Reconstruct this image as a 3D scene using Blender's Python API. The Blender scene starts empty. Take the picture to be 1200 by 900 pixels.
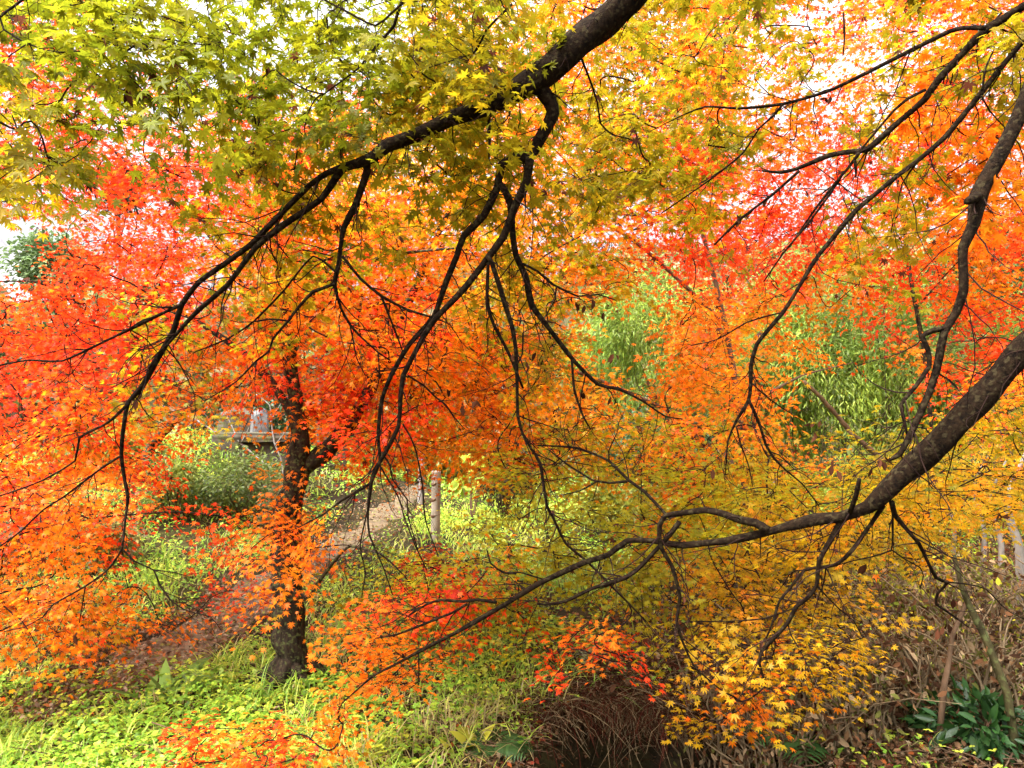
import bpy, math, random
import numpy as np
from mathutils import Vector

rng = np.random.default_rng(7)
random.seed(7)
SC = bpy.context.scene
COL = SC.collection

# ------------------------------------------------------------------ camera
F = 873.0                      # focal length in pixels of a 1200 px wide frame
CAM = np.array([0.0, 0.0, 1.7])
PITCH = math.atan(30 / F)
FWD = np.array([0, math.cos(PITCH), math.sin(PITCH)])
UP = np.array([0, -math.sin(PITCH), math.cos(PITCH)])
RT = np.array([1.0, 0, 0])
cd = bpy.data.cameras.new('camera'); cam = bpy.data.objects.new('camera', cd)
COL.objects.link(cam); SC.camera = cam
cam.location = CAM; cam.rotation_euler = (math.pi / 2 + PITCH, 0, 0)
cd.sensor_width = 36; cd.lens = 36 * F / 1200
cd.clip_start = 0.05; cd.clip_end = 2000

# ------------------------------------------------------------------ sky, sun, exposure
world = bpy.data.worlds.new('World'); SC.world = world; world.use_nodes = True
wn = world.node_tree.nodes; wl = world.node_tree.links
SUN_EL, SUN_AZ = 52, 235        # sun azimuth in degrees clockwise from +Y (behind the camera on the left, behind the cloud)
sky = wn.new('ShaderNodeTexSky'); sky.sky_type = 'NISHITA'; sky.sun_disc = False
sky.sun_elevation = math.radians(SUN_EL); sky.sun_rotation = math.radians(SUN_AZ)
sky.dust_density = 4.0; sky.air_density = 1.0
hs = wn.new('ShaderNodeHueSaturation'); hs.inputs['Saturation'].default_value = 0.12
hs.inputs['Value'].default_value = 1.0
wl.new(sky.outputs[0], hs.inputs['Color'])
# overcast: the cloud layer is about three times brighter overhead than at the horizon
wtc = wn.new('ShaderNodeTexCoord'); wsx = wn.new('ShaderNodeSeparateXYZ'); wmr = wn.new('ShaderNodeMapRange'); wmx = wn.new('ShaderNodeMixRGB')
wl.new(wtc.outputs['Generated'], wsx.inputs[0]); wpw = wn.new('ShaderNodeMath'); wpw.operation = 'POWER'; wpw.use_clamp = True; wpw.inputs[1].default_value = 1.8
wl.new(wsx.outputs['Z'], wpw.inputs[0]); wl.new(wpw.outputs[0], wmr.inputs['Value'])
wmr.inputs['From Min'].default_value = 0.0; wmr.inputs['From Max'].default_value = 1.0; wmr.inputs['To Min'].default_value = 0.28; wmr.inputs['To Max'].default_value = 2.7
wmx.blend_type = 'MULTIPLY'; wmx.inputs['Fac'].default_value = 1
wl.new(hs.outputs[0], wmx.inputs['Color1']); wl.new(wmr.outputs[0], wmx.inputs['Color2']); wl.new(wmx.outputs[0], wn['Background'].inputs['Color'])
wn['Background'].inputs['Strength'].default_value = 0.15
sd = bpy.data.lights.new('sun', 'SUN'); sun = bpy.data.objects.new('sun', sd); COL.objects.link(sun)
sd.energy = 0.6; sd.angle = math.radians(14); sd.color = (1, 0.95, 0.86)
_a, _e = math.radians(SUN_AZ), math.radians(SUN_EL)
sv = Vector((math.sin(_a) * math.cos(_e), math.cos(_a) * math.cos(_e), math.sin(_e)))
sun.rotation_euler = sv.to_track_quat('Z', 'Y').to_euler()
vs = SC.view_settings
vs.view_transform = 'Standard'; vs.look = 'None'; vs.gamma = 1; vs.use_curve_mapping = False
vs.exposure = 2.5
cy = SC.cycles
cy.max_bounces = 12; cy.diffuse_bounces = 7; cy.glossy_bounces = 1; cy.transmission_bounces = 8
cy.transparent_max_bounces = 4; cy.use_denoising = True
cy.caustics_reflective = False; cy.caustics_refractive = False

# ------------------------------------------------------------------ helpers
def P(px, py, d):
    """point seen at pixel (px, py) of the 1200x900 frame, d metres deep"""
    px = np.asarray(px, float); py = np.asarray(py, float); d = np.asarray(d, float)
    o = FWD + ((px - 600) / F)[..., None] * RT + ((450 - py) / F)[..., None] * UP
    return CAM + o * d[..., None]

def pix(p):
    q = p - CAM
    d = q @ FWD
    return 600 + F * (q @ RT) / d, 450 - F * (q @ UP) / d, d

def sst(a, b, x):
    t = np.clip((x - a) / (b - a), 0, 1); return t * t * (3 - 2 * t)

def H(x, y):
    """height of the ground"""
    x = np.asarray(x, float); y = np.asarray(y, float)
    h = 1.25 * np.exp(-(((x + 4.9) / 3.3) ** 2 + ((y - 11.5) / 3.4) ** 2))
    r = np.hypot(x, y)
    h = h + 6.0 * sst(13, 46, r) * sst(-0.3, 0.3, y / np.maximum(r, 1e-6))
    h = h + 0.28 * sst(1.1, 4.2, x) * sst(1.5, 4.5, y) * (1 - sst(12, 20, y))
    h = h - 0.85 * sst(.12, .4, x + .06 * np.sin(y * 9)) * (1 - sst(1.0, 1.5, x)) * sst(2.0, 3.2, y) * (1 - sst(4.12, 4.34, y + .09 * np.sin(x * 8) + .04 * np.sin(x * 23)))
    h = h + 0.05 * np.sin(1.7 * x + 0.4) * np.sin(1.3 * y) + 0.02 * np.sin(5.1 * x + 1) * np.sin(4.3 * y + 2)
    return h

def GP(px, py):
    """ground points behind pixels"""
    px = np.atleast_1d(np.asarray(px, float)); py = np.atleast_1d(np.asarray(py, float))
    ds = 1.6 * 1.012 ** np.arange(330)
    out = np.full((len(px), 3), np.nan)
    done = np.zeros(len(px), bool)
    for d in ds:
        p = P(px, py, np.full(len(px), d))
        hit = (~done) & (p[:, 2] <= H(p[:, 0], p[:, 1]))
        out[hit] = p[hit]; done |= hit
        if done.all(): break
    out[:, 2] = H(out[:, 0], out[:, 1])
    return out

def srgb(r, g, b):
    c = np.array([r, g, b]) / 255.0
    return np.where(c <= 0.04045, c / 12.92, ((c + 0.055) / 1.055) ** 2.4)

def unit(v):
    return v / np.maximum(np.linalg.norm(v, axis=-1, keepdims=True), 1e-9)

def mesh(name, V, T, m, parent=None, col=None, smooth=False):
    V = np.asarray(V, np.float32).reshape(-1, 3); T = np.asarray(T, np.int32).reshape(-1, 3)
    me = bpy.data.meshes.new(name)
    me.vertices.add(len(V)); me.vertices.foreach_set('co', V.ravel())
    me.loops.add(len(T) * 3); me.loops.foreach_set('vertex_index', T.ravel())
    me.polygons.add(len(T))
    me.polygons.foreach_set('loop_start', np.arange(0, len(T) * 3, 3, dtype=np.int32))
    me.polygons.foreach_set('loop_total', np.full(len(T), 3, np.int32))
    if smooth: me.polygons.foreach_set('use_smooth', np.ones(len(T), bool))
    if col is not None:
        a = me.color_attributes.new('Col', 'FLOAT_COLOR', 'POINT')
        c = np.ones((len(V), 4), np.float32); c[:, :3] = col
        a.data.foreach_set('color', c.ravel())
    me.update(calc_edges=True)
    o = bpy.data.objects.new(name, me); COL.objects.link(o)
    if m: me.materials.append(m)
    if parent is not None:
        o.parent = parent; o.matrix_parent_inverse = parent.matrix_world.inverted()
    return o

def thing(name, label, cat, loc, group=None):
    o = bpy.data.objects.new(name, None); COL.objects.link(o)
    o.location = loc; o.empty_display_size = 0.1
    o.matrix_world.translation = Vector(loc)
    return tag(o, label, cat, group)

def tag(o, label, cat, group=None):
    o['label'] = label; o['category'] = cat
    if group: o['group'] = group
    return o

def kind(o, k): o['kind'] = k; return o

class Bag:
    def __init__(s): s.V = []; s.T = []; s.C = []; s.n = 0
    def add(s, V, T, C=None):
        V = np.asarray(V).reshape(-1, 3)
        s.V.append(V); s.T.append(np.asarray(T).reshape(-1, 3) + s.n); s.n += len(V)
        if C is not None: s.C.append(np.broadcast_to(C, (len(V), 3)))
        return s
    def build(s, name, m, parent=None, smooth=False):
        return mesh(name, np.concatenate(s.V), np.concatenate(s.T), m, parent,
                    np.concatenate(s.C) if s.C else None, smooth)

def catmull(pts, step=0.04, kink=0.0):
    pts = np.asarray(pts, float)
    q = np.vstack([2 * pts[0] - pts[1], pts, 2 * pts[-1] - pts[-2]])
    out = []
    for i in range(1, len(q) - 2):
        n = max(2, int(np.linalg.norm(q[i + 1, :3] - q[i, :3]) / step))
        t = (np.arange(n) / n)[:, None]
        a, b, c, d = q[i - 1], q[i], q[i + 1], q[i + 2]
        cm = 0.5 * (2 * b + (c - a) * t + (2 * a - 5 * b + 4 * c - d) * t ** 2 + (3 * b - a - 3 * c + d) * t ** 3)
        out.append(cm * (1 - kink) + (b * (1 - t) + c * t) * kink)
    out.append(q[-2][None]); return np.vstack(out)

def tube(pts, rad, sides=8, knob=0.0):
    """tapered limb through pts, closed at both ends, a little lumpy"""
    pts = np.asarray(pts, float); n = len(pts); rad = np.asarray(rad, float)
    t = unit(np.gradient(pts, axis=0))
    s = np.zeros_like(pts); ref = np.array([0.31, 0.2, 0.93])
    if abs(t[0] @ ref) > 0.95: ref = np.array([1.0, 0, 0])
    v = unit(np.cross(t[0], ref))
    for i in range(n):
        v = unit(v - t[i] * (v @ t[i])); s[i] = v
    b = np.cross(t, s)
    a = np.arange(sides) / sides * 2 * math.pi
    rr = rad[:, None] * np.ones(sides)
    if knob:
        L = np.cumsum(np.r_[0, np.linalg.norm(np.diff(pts, axis=0), axis=1)])
        for k in range(5):
            f = rng.uniform(5, 40); rr = rr * (1 + knob * 0.5 * np.sin(L[:, None] * f + rng.uniform(0, 6) + a[None] * rng.integers(0, 4)))
    V = pts[:, None] + rr[..., None] * (np.cos(a)[None, :, None] * s[:, None] + np.sin(a)[None, :, None] * b[:, None])
    i = np.arange(n - 1)[:, None] * sides; j = np.arange(sides)[None]; j2 = (j + 1) % sides
    q0, q1, q2, q3 = i + j, i + j2, i + sides + j2, i + sides + j
    T = np.concatenate([np.stack([q0, q1, q2], -1).reshape(-1, 3), np.stack([q0, q2, q3], -1).reshape(-1, 3)])
    V = np.vstack([V.reshape(-1, 3), pts[0], pts[-1]])
    e0 = n * sides; e1 = e0 + 1; jj = np.arange(sides); k = (n - 1) * sides
    T = np.vstack([T, np.stack([np.full(sides, e0), (jj + 1) % sides, jj], -1),
                   np.stack([np.full(sides, e1), k + jj, k + (jj + 1) % sides], -1)])
    return V, T

def tubes(C, R, S=4):
    """many thin tubes at once. C (E,n,3) R (E,n)"""
    E, n, _ = C.shape
    if E == 0: return np.zeros((0, 3)), np.zeros((0, 3), int)
    t = unit(np.gradient(C, axis=1))
    ref = np.array([0.37, 0.21, 0.9])
    s = unit(np.cross(t, ref)); b = np.cross(t, s)
    a = np.arange(S) / S * 2 * math.pi
    V = C[:, :, None] + R[:, :, None, None] * (np.cos(a)[:, None] * s[:, :, None] + np.sin(a)[:, None] * b[:, :, None])
    i = np.arange(n - 1)[:, None] * S; j = np.arange(S)[None]; j2 = (j + 1) % S
    T = np.concatenate([np.stack([i + j, i + j2, i + S + j2], -1).reshape(-1, 3), np.stack([i + j, i + S + j2, i + S + j], -1).reshape(-1, 3)])
    T = (np.arange(E)[:, None, None] * (n * S) + T[None]).reshape(-1, 3)
    return V.reshape(-1, 3), T

# leaf outlines: (vertices, triangles), leaf base at the origin, tip towards +Y, blade in XY
def maple_leaf(lobes=7, fine=False):
    if lobes == 7: A = [-128, -84, -41, 0, 41, 84, 128]; Ln = [.5, .8, .95, 1, .95, .8, .5]
    else: A = [-100, -50, 0, 50, 100]; Ln = [.62, .92, 1, .92, .62]
    out = []
    def pt(deg, r): out.append((math.sin(math.radians(deg)) * r, math.cos(math.radians(deg)) * r, -0.16 * r * r + (0.03 if r < .5 else 0)))
    pt(A[0] - 24, .12)
    for i, (a, l) in enumerate(zip(A, Ln)):
        if i: pt((A[i - 1] + a) / 2, .43 * min(l, Ln[i - 1]) / .9)
        if fine:
            pt(a - 12, l * .62); pt(a, l); pt(a + 12, l * .62)
        else: pt(a, l)
    pt(A[-1] + 24, .12)
    V = np.array([(0, 0.02, 0)] + out); n = len(out)
    T = np.array([(0, i + 2, i + 1) for i in range(n - 1)])
    return V, T
LEAF_FINE, LEAF_STAR, LEAF_FAR = maple_leaf(7, True), maple_leaf(7), maple_leaf(5)
LEAF_OVAL = (np.array([(0, 0, 0), (-.22, .35, .05), (.22, .35, .05), (-.2, .7, 0), (.2, .7, 0), (0, 1, -.1), (0, .4, -.02), (0, .7, -.05)]),
             np.array([(0, 6, 1), (0, 2, 6), (1, 6, 7), (1, 7, 3), (6, 2, 4), (6, 4, 7), (3, 7, 5), (7, 4, 5)]))
LEAF_LANCE = (np.array([(0, 0, 0), (-.07, .3, .03), (.07, .3, .03), (-.05, .7, -.02), (.05, .7, -.02), (0, 1, -.16)]),
              np.array([(0, 2, 1), (1, 2, 4), (1, 4, 3), (3, 4, 5)]))
_c = [(math.sin(a) * .33 + dx, math.cos(a) * .33 + dy, 0) for dx, dy in ((0, .62), (-.36, .28), (.36, .28)) for a in np.arange(5) / 5 * 6.283]
LEAF_CLOVER = (np.array(_c), np.array([(5 * k, 5 * k + j + 1, 5 * k + j) for k in range(3) for j in (1, 2, 3)]))

def place(tpl, pos, axis, normal, size, col, wid=1.0):
    """copies of a leaf outline as one triangle soup"""
    V, T = tpl; n = len(pos)
    axis = unit(axis); side = unit(np.cross(axis, normal)); nrm = np.cross(side, axis)
    size = np.broadcast_to(size, (n,)); curl = rng.uniform(.1, 2.8, n); fold = rng.normal(size=n) * .22
    zz = V[None, :, 2] * curl[:, None] + fold[:, None] * np.abs(V[None, :, 0])
    out = pos[:, None] + size[:, None, None] * (wid * V[None, :, 0, None] * side[:, None] + V[None, :, 1, None] * axis[:, None] + zz[..., None] * nrm[:, None])
    TT = (np.arange(n)[:, None, None] * len(V) + T[None]).reshape(-1, 3)
    return out.reshape(-1, 3), TT, np.repeat(np.broadcast_to(col, (n, 3)), len(V), axis=0)

def rnd_dir(n):
    return unit(rng.normal(size=(n, 3)))

# ------------------------------------------------------------------ materials
def nmat(name):
    m = bpy.data.materials.new(name); m.use_nodes = True
    return m, m.node_tree.nodes, m.node_tree.links, m.node_tree.nodes['Principled BSDF']

def leaf_mat(name, trans=0.55, gloss=0.05, rough=0.45):
    m, n, l, p = nmat(name); n.remove(p)
    at = n.new('ShaderNodeVertexColor'); at.layer_name = 'Col'
    d = n.new('ShaderNodeBsdfDiffuse'); t = n.new('ShaderNodeBsdfTranslucent'); g = n.new('ShaderNodeBsdfGlossy')
    g.inputs['Roughness'].default_value = rough
    mx = n.new('ShaderNodeMixShader'); mx.inputs[0].default_value = trans
    m2 = n.new('ShaderNodeMixShader'); m2.inputs[0].default_value = gloss
    l.new(at.outputs[0], d.inputs['Color']); l.new(at.outputs[0], t.inputs['Color'])
    l.new(d.outputs[0], mx.inputs[1]); l.new(t.outputs[0], mx.inputs[2])
    l.new(mx.outputs[0], m2.inputs[1]); l.new(g.outputs[0], m2.inputs[2])
    l.new(m2.outputs[0], n['Material Output'].inputs['Surface'])
    return m

def bark_mat(name, c1, c2, c3=None, scale=14, bump=0.5, stretch=(1, 1, 0.3), rough=0.9):
    m, n, l, p = nmat(name)
    tc = n.new('ShaderNodeTexCoord'); mp = n.new('ShaderNodeMapping'); mp.inputs['Scale'].default_value = stretch
    l.new(tc.outputs['Object'], mp.inputs[0])
    no = n.new('ShaderNodeTexNoise'); no.inputs['Scale'].default_value = scale; no.inputs['Detail'].default_value = 8; no.inputs['Roughness'].default_value = 0.7
    l.new(mp.outputs[0], no.inputs['Vector'])
    cr = n.new('ShaderNodeValToRGB'); e = cr.color_ramp.elements
    e[0].position = 0.35; e[0].color = (*c1, 1); e[1].position = 0.65; e[1].color = (*c2, 1)
    l.new(no.outputs[0], cr.inputs[0])
    last = cr.outputs[0]
    if c3 is not None:      # moss and lichen patches
        n2 = n.new('ShaderNodeTexNoise'); n2.inputs['Scale'].default_value = scale * 1.3; n2.inputs['Detail'].default_value = 6
        l.new(tc.outputs['Object'], n2.inputs['Vector'])
        c2r = n.new('ShaderNodeValToRGB'); c2r.color_ramp.elements[0].position = 0.53; c2r.color_ramp.elements[1].position = 0.63
        l.new(n2.outputs[0], c2r.inputs[0])
        mx = n.new('ShaderNodeMixRGB'); mx.inputs['Color2'].default_value = (*c3, 1)
        l.new(c2r.outputs[0], mx.inputs['Fac']); l.new(last, mx.inputs['Color1']); last = mx.outputs[0]
    l.new(last, p.inputs['Base Color']); p.inputs['Roughness'].default_value = rough
    p.inputs['Specular IOR Level'].default_value = 0.05
    b = n.new('ShaderNodeBump'); b.inputs['Strength'].default_value = bump; b.inputs['Distance'].default_value = 0.01
    l.new(no.outputs[0], b.inputs['Height']); l.new(b.outputs[0], p.inputs['Normal'])
    return m

M_LEAF = leaf_mat('maple_leaf', 0.66, 0.01)
M_PLANT = leaf_mat('plant_leaf', 0.45, 0.02, 0.5)
M_GLOSSY = leaf_mat('glossy_leaf', 0.3, 0.03, 0.45)
M_DRY = leaf_mat('dry_leaf', 0.25, 0.0, 0.6)
M_LIMB = bark_mat('limb_bark', (0.004, 0.0025, 0.0018), (0.022, 0.0125, 0.0065), (0.034, 0.025, 0.012), 55, 1.0, (1, 1, 1))
M_BARK = bark_mat('mossy_bark', (0.006, 0.005, 0.004), (0.05, 0.037, 0.025), (0.075, 0.085, 0.03), 34, 1.0)
M_TWIG = bark_mat('twig_bark', (0.01, 0.005, 0.004), (0.028, 0.014, 0.01), None, 30, 0.2)
M_PALE = bark_mat('pale_bark', (0.13, 0.115, 0.1), (0.30, 0.27, 0.24), None, 12, 0.3)
M_BROWN = bark_mat('brown_bark', (0.06, 0.035, 0.02), (0.16, 0.10, 0.06), None, 18, 0.5)
M_STRAW = bark_mat('dry_stalk', (0.10, 0.065, 0.035), (0.26, 0.19, 0.11), None, 18, 0.3)
M_OLIVE = bark_mat('olive_bark', (0.03, 0.026, 0.012), (0.085, 0.07, 0.03), (0.10, 0.11, 0.04), 26, 0.6)
M_STONE = bark_mat('lichen_stone', (0.04, 0.034, 0.025), (0.10, 0.085, 0.06), (0.085, 0.09, 0.035), 9, 0.7, (1, 1, 1))
M_GREYSTONE = bark_mat('grey_stone', (0.07, 0.07, 0.07), (0.18, 0.177, 0.17), None, 10, 0.6, (1, 1, 1))
M_BAMBOO = bark_mat('weathered_bamboo', (0.15, 0.125, 0.09), (0.30, 0.26, 0.2), None, 12, 0.2)

# ------------------------------------------------------------------ ground, path, far hill
def ground_mat():
    m, n, l, p = nmat('forest_floor')
    tc = n.new('ShaderNodeTexCoord')
    a = n.new('ShaderNodeTexNoise'); a.inputs['Scale'].default_value = 0.9; a.inputs['Detail'].default_value = 10; a.inputs['Roughness'].default_value = .65
    b = n.new('ShaderNodeTexNoise'); b.inputs['Scale'].default_value = 26; b.inputs['Detail'].default_value = 8; b.inputs['Roughness'].default_value = .75
    l.new(tc.outputs['Object'], a.inputs['Vector']); l.new(tc.outputs['Object'], b.inputs['Vector'])
    r1 = n.new('ShaderNodeValToRGB'); e = r1.color_ramp.elements
    e[0].position = .4; e[0].color = (.022, .015, .009, 1); e[1].position = .6; e[1].color = (.05, .045, .016, 1)
    r2 = n.new('ShaderNodeValToRGB'); e = r2.color_ramp.elements
    e[0].position = .3; e[0].color = (.3, .3, .3, 1); e[1].position = .7; e[1].color = (1.5, 1.4, 1.2, 1)
    mx = n.new('ShaderNodeMixRGB'); mx.blend_type = 'MULTIPLY'; mx.inputs['Fac'].default_value = 1
    l.new(a.outputs[0], r1.inputs[0]); l.new(b.outputs[0], r2.inputs[0])
    l.new(r1.outputs[0], mx.inputs['Color1']); l.new(r2.outputs[0], mx.inputs['Color2'])
    l.new(mx.outputs[0], p.inputs['Base Color']); p.inputs['Roughness'].default_value = 1; p.inputs['Specular IOR Level'].default_value = 0.1
    bp = n.new('ShaderNodeBump'); bp.inputs['Strength'].default_value = .8; bp.inputs['Distance'].default_value = .03
    l.new(b.outputs[0], bp.inputs['Height']); l.new(bp.outputs[0], p.inputs['Normal'])
    return m

def build_ground():
    R = np.r_[0.0, 0.3 * 1.02 ** np.arange(365)]; NA = 540
    a = np.arange(NA) / NA * 2 * math.pi
    x = R[1:, None] * np.sin(a); y = R[1:, None] * np.cos(a)
    V = np.vstack([[0, 0, H(0, 0)], np.stack([x, y, H(x, y)], -1).reshape(-1, 3)])
    n = len(R) - 1
    i = np.arange(n - 1)[:, None] * NA + 1; j = np.arange(NA)[None]; j2 = (j + 1) % NA
    T = np.concatenate([np.stack([np.zeros(NA, int), 1 + j2[0], 1 + j[0]], -1),
                        np.stack([i + j, i + j2, i + NA + j2], -1).reshape(-1, 3), np.stack([i + j, i + NA + j2, i + NA + j], -1).reshape(-1, 3)])
    kind(mesh('ground', V, T, ground_mat(), smooth=True), 'structure')
build_ground()

PATH_PX = [(120, 812), (150, 795), (205, 765), (270, 725), (310, 690), (372, 655), (430, 622), (455, 600), (478, 583), (492, 570)]
PATH = GP([p[0] for p in PATH_PX], [p[1] for p in PATH_PX])
PATH = catmull(PATH, 0.08)
PATH[:, 2] = 0
def path_dist(x, y):
    d = np.full(len(x), 9.0)
    for q in PATH[::3]: d = np.minimum(d, np.hypot(x - q[0], y - q[1]))
    return d
def build_path():
    m, n, l, p = nmat('trodden_earth')
    tc = n.new('ShaderNodeTexCoord'); a = n.new('ShaderNodeTexNoise'); a.inputs['Scale'].default_value = 16; a.inputs['Detail'].default_value = 10; a.inputs['Roughness'].default_value = .75
    l.new(tc.outputs['Object'], a.inputs['Vector'])
    r = n.new('ShaderNodeValToRGB'); e = r.color_ramp.elements
    e[0].position = .3; e[0].color = (.045, .026, .013, 1); e[1].position = .7; e[1].color = (.19, .135, .065, 1)
    l.new(a.outputs[0], r.inputs[0]); l.new(r.outputs[0], p.inputs['Base Color']); p.inputs['Roughness'].default_value = 1
    bp = n.new('ShaderNodeBump'); bp.inputs['Strength'].default_value = .7; bp.inputs['Distance'].default_value = .02
    l.new(a.outputs[0], bp.inputs['Height']); l.new(bp.outputs[0], p.inputs['Normal'])
    t = unit(np.gradient(PATH[:, :2], axis=0)); nn = np.stack([t[:, 1], -t[:, 0]], -1)
    k = np.linspace(-1, 1, 13); N = len(PATH); L = np.arange(N)
    w = (np.interp(L, [0, len(L) * .45, len(L)], [.31, .22, .14]) + .06 * np.sin(L * .31) + .04 * np.sin(L * .9 + 1)) * sst(-3, 8, L)
    xy = PATH[:, None, :2] + nn[:, None] * (k[None, :, None] * w[:, None, None])
    z = H(xy[..., 0], xy[..., 1]) + 0.018 - 0.03 * np.abs(k[None]) ** 4
    V = np.concatenate([xy, z[..., None]], -1).reshape(-1, 3)
    i = np.arange(N - 1)[:, None] * 13; j = np.arange(12)[None]
    T = np.concatenate([np.stack([i + j, i + j + 1, i + 14 + j], -1).reshape(-1, 3), np.stack([i + j, i + 14 + j, i + 13 + j], -1).reshape(-1, 3)])
    kind(mesh('path', V, T, m, smooth=True), 'structure')
build_path()

def build_hills():
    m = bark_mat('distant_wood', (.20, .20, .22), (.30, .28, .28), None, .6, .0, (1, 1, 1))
    n = 90; px = np.linspace(-500, 420, n); D = 140
    top = 262 + 40 * sst(-40, 60, px) + 120 * sst(60, 420, px) + 6 * np.sin(px * .05) + 4 * np.sin(px * .17)
    rows = []
    for k, f in enumerate(np.linspace(0, 1, 8)):
        p = P(px, top + (480 - top) * f, np.full(n, D - 40 * f)); rows.append(p)
    back = P(px, top, np.full(n, D + 40)); back[:, 2] = 0
    V = np.vstack([back] + rows); i = np.arange(8)[:, None] * n; j = np.arange(n - 1)[None]
    T = np.concatenate([np.stack([i + j, i + j + 1, i + n + j + 1], -1).reshape(-1, 3), np.stack([i + j, i + n + j + 1, i + n + j], -1).reshape(-1, 3)])
    kind(mesh('hills', V, T, m, smooth=True), 'structure')
build_hills()

# ------------------------------------------------------------------ maple trees
PAL = {'G': (.19, .212, .009), 'V': (.43, .365, .012), 'A': (.97, .43, .016), 'L': (.33, .255, .009), 'Y': (.64, .385, .010), 'O': (.96, .255, .011), 'R': (.93, .075, .012), 'D': (.6, .03, .015)}
NEAR = {'A': 'OOLY', 'G': 'VG', 'V': 'GVL', 'L': 'GLY', 'Y': 'LYO', 'O': 'ROOL', 'R': 'RDO', 'D': 'RD'}

def limb(pts, dep, bag, root_d=None, sides=9, step=0.03, knob=0.10):
    """pts: (px, py, width px); dep: depth at start and end, or one per point. Returns the sampled centre line."""
    pts = np.array(pts, float)
    if len(dep) == 2:
        L = np.r_[0, np.cumsum(np.linalg.norm(np.diff(pts[:, :2], axis=0), axis=1))]; dd = dep[0] + (dep[1] - dep[0]) * L / L[-1]
    else: dd = np.array(dep, float)
    w = P(pts[:, 0], pts[:, 1], dd); r = pts[:, 2] / 2 * dd / F * np.interp(pts[:, 2], [4, 10, 30], [.62, .80, .90]) / (1 + ((pts[:, 0] - 600) / F) ** 2 + ((pts[:, 1] - 450) / F) ** 2) ** .4
    c = catmull(np.hstack([w, r[:, None]]), step, .45)
    bag.add(*tube(c[:, :3], np.maximum(c[:, 3], .0012), sides, knob))
    return c

def sample_grid(rows, per, dfun, keep=None, xr=(-100, 1300), yr=(-70, 900)):
    """spray centres from a coarse density/colour chart of the crown (cells of 50 px); capital = dense"""
    out, cols = [], []
    for j in range(int(yr[0] // 50), len(rows)):
        for i in range(int(xr[0] // 50), int(xr[1] // 50)):
            ch = rows[min(max(j, 0), len(rows) - 1)][min(max(i, 0), 23)]
            if ch == '.': continue
            if keep and not keep(i, j): continue
            m = per * (1.0 if ch.isupper() else .42) * (.62 if ch in 'gG' else 1.35 if ch in 'vV' else 1)
            if j < 0 or i < 0 or i > 23: m *= .6
            n = int(m + rng.random())
            for _ in range(n):
                x = (i + rng.uniform(-.15, 1.15)) * 50; y = (j + rng.uniform(-.15, 1.15)) * 50
                out.append((x, y, dfun(x, y))); cols.append(ch.upper())
    a = np.array(out)
    return P(a[:, 0], a[:, 1], a[:, 2]), cols

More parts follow.
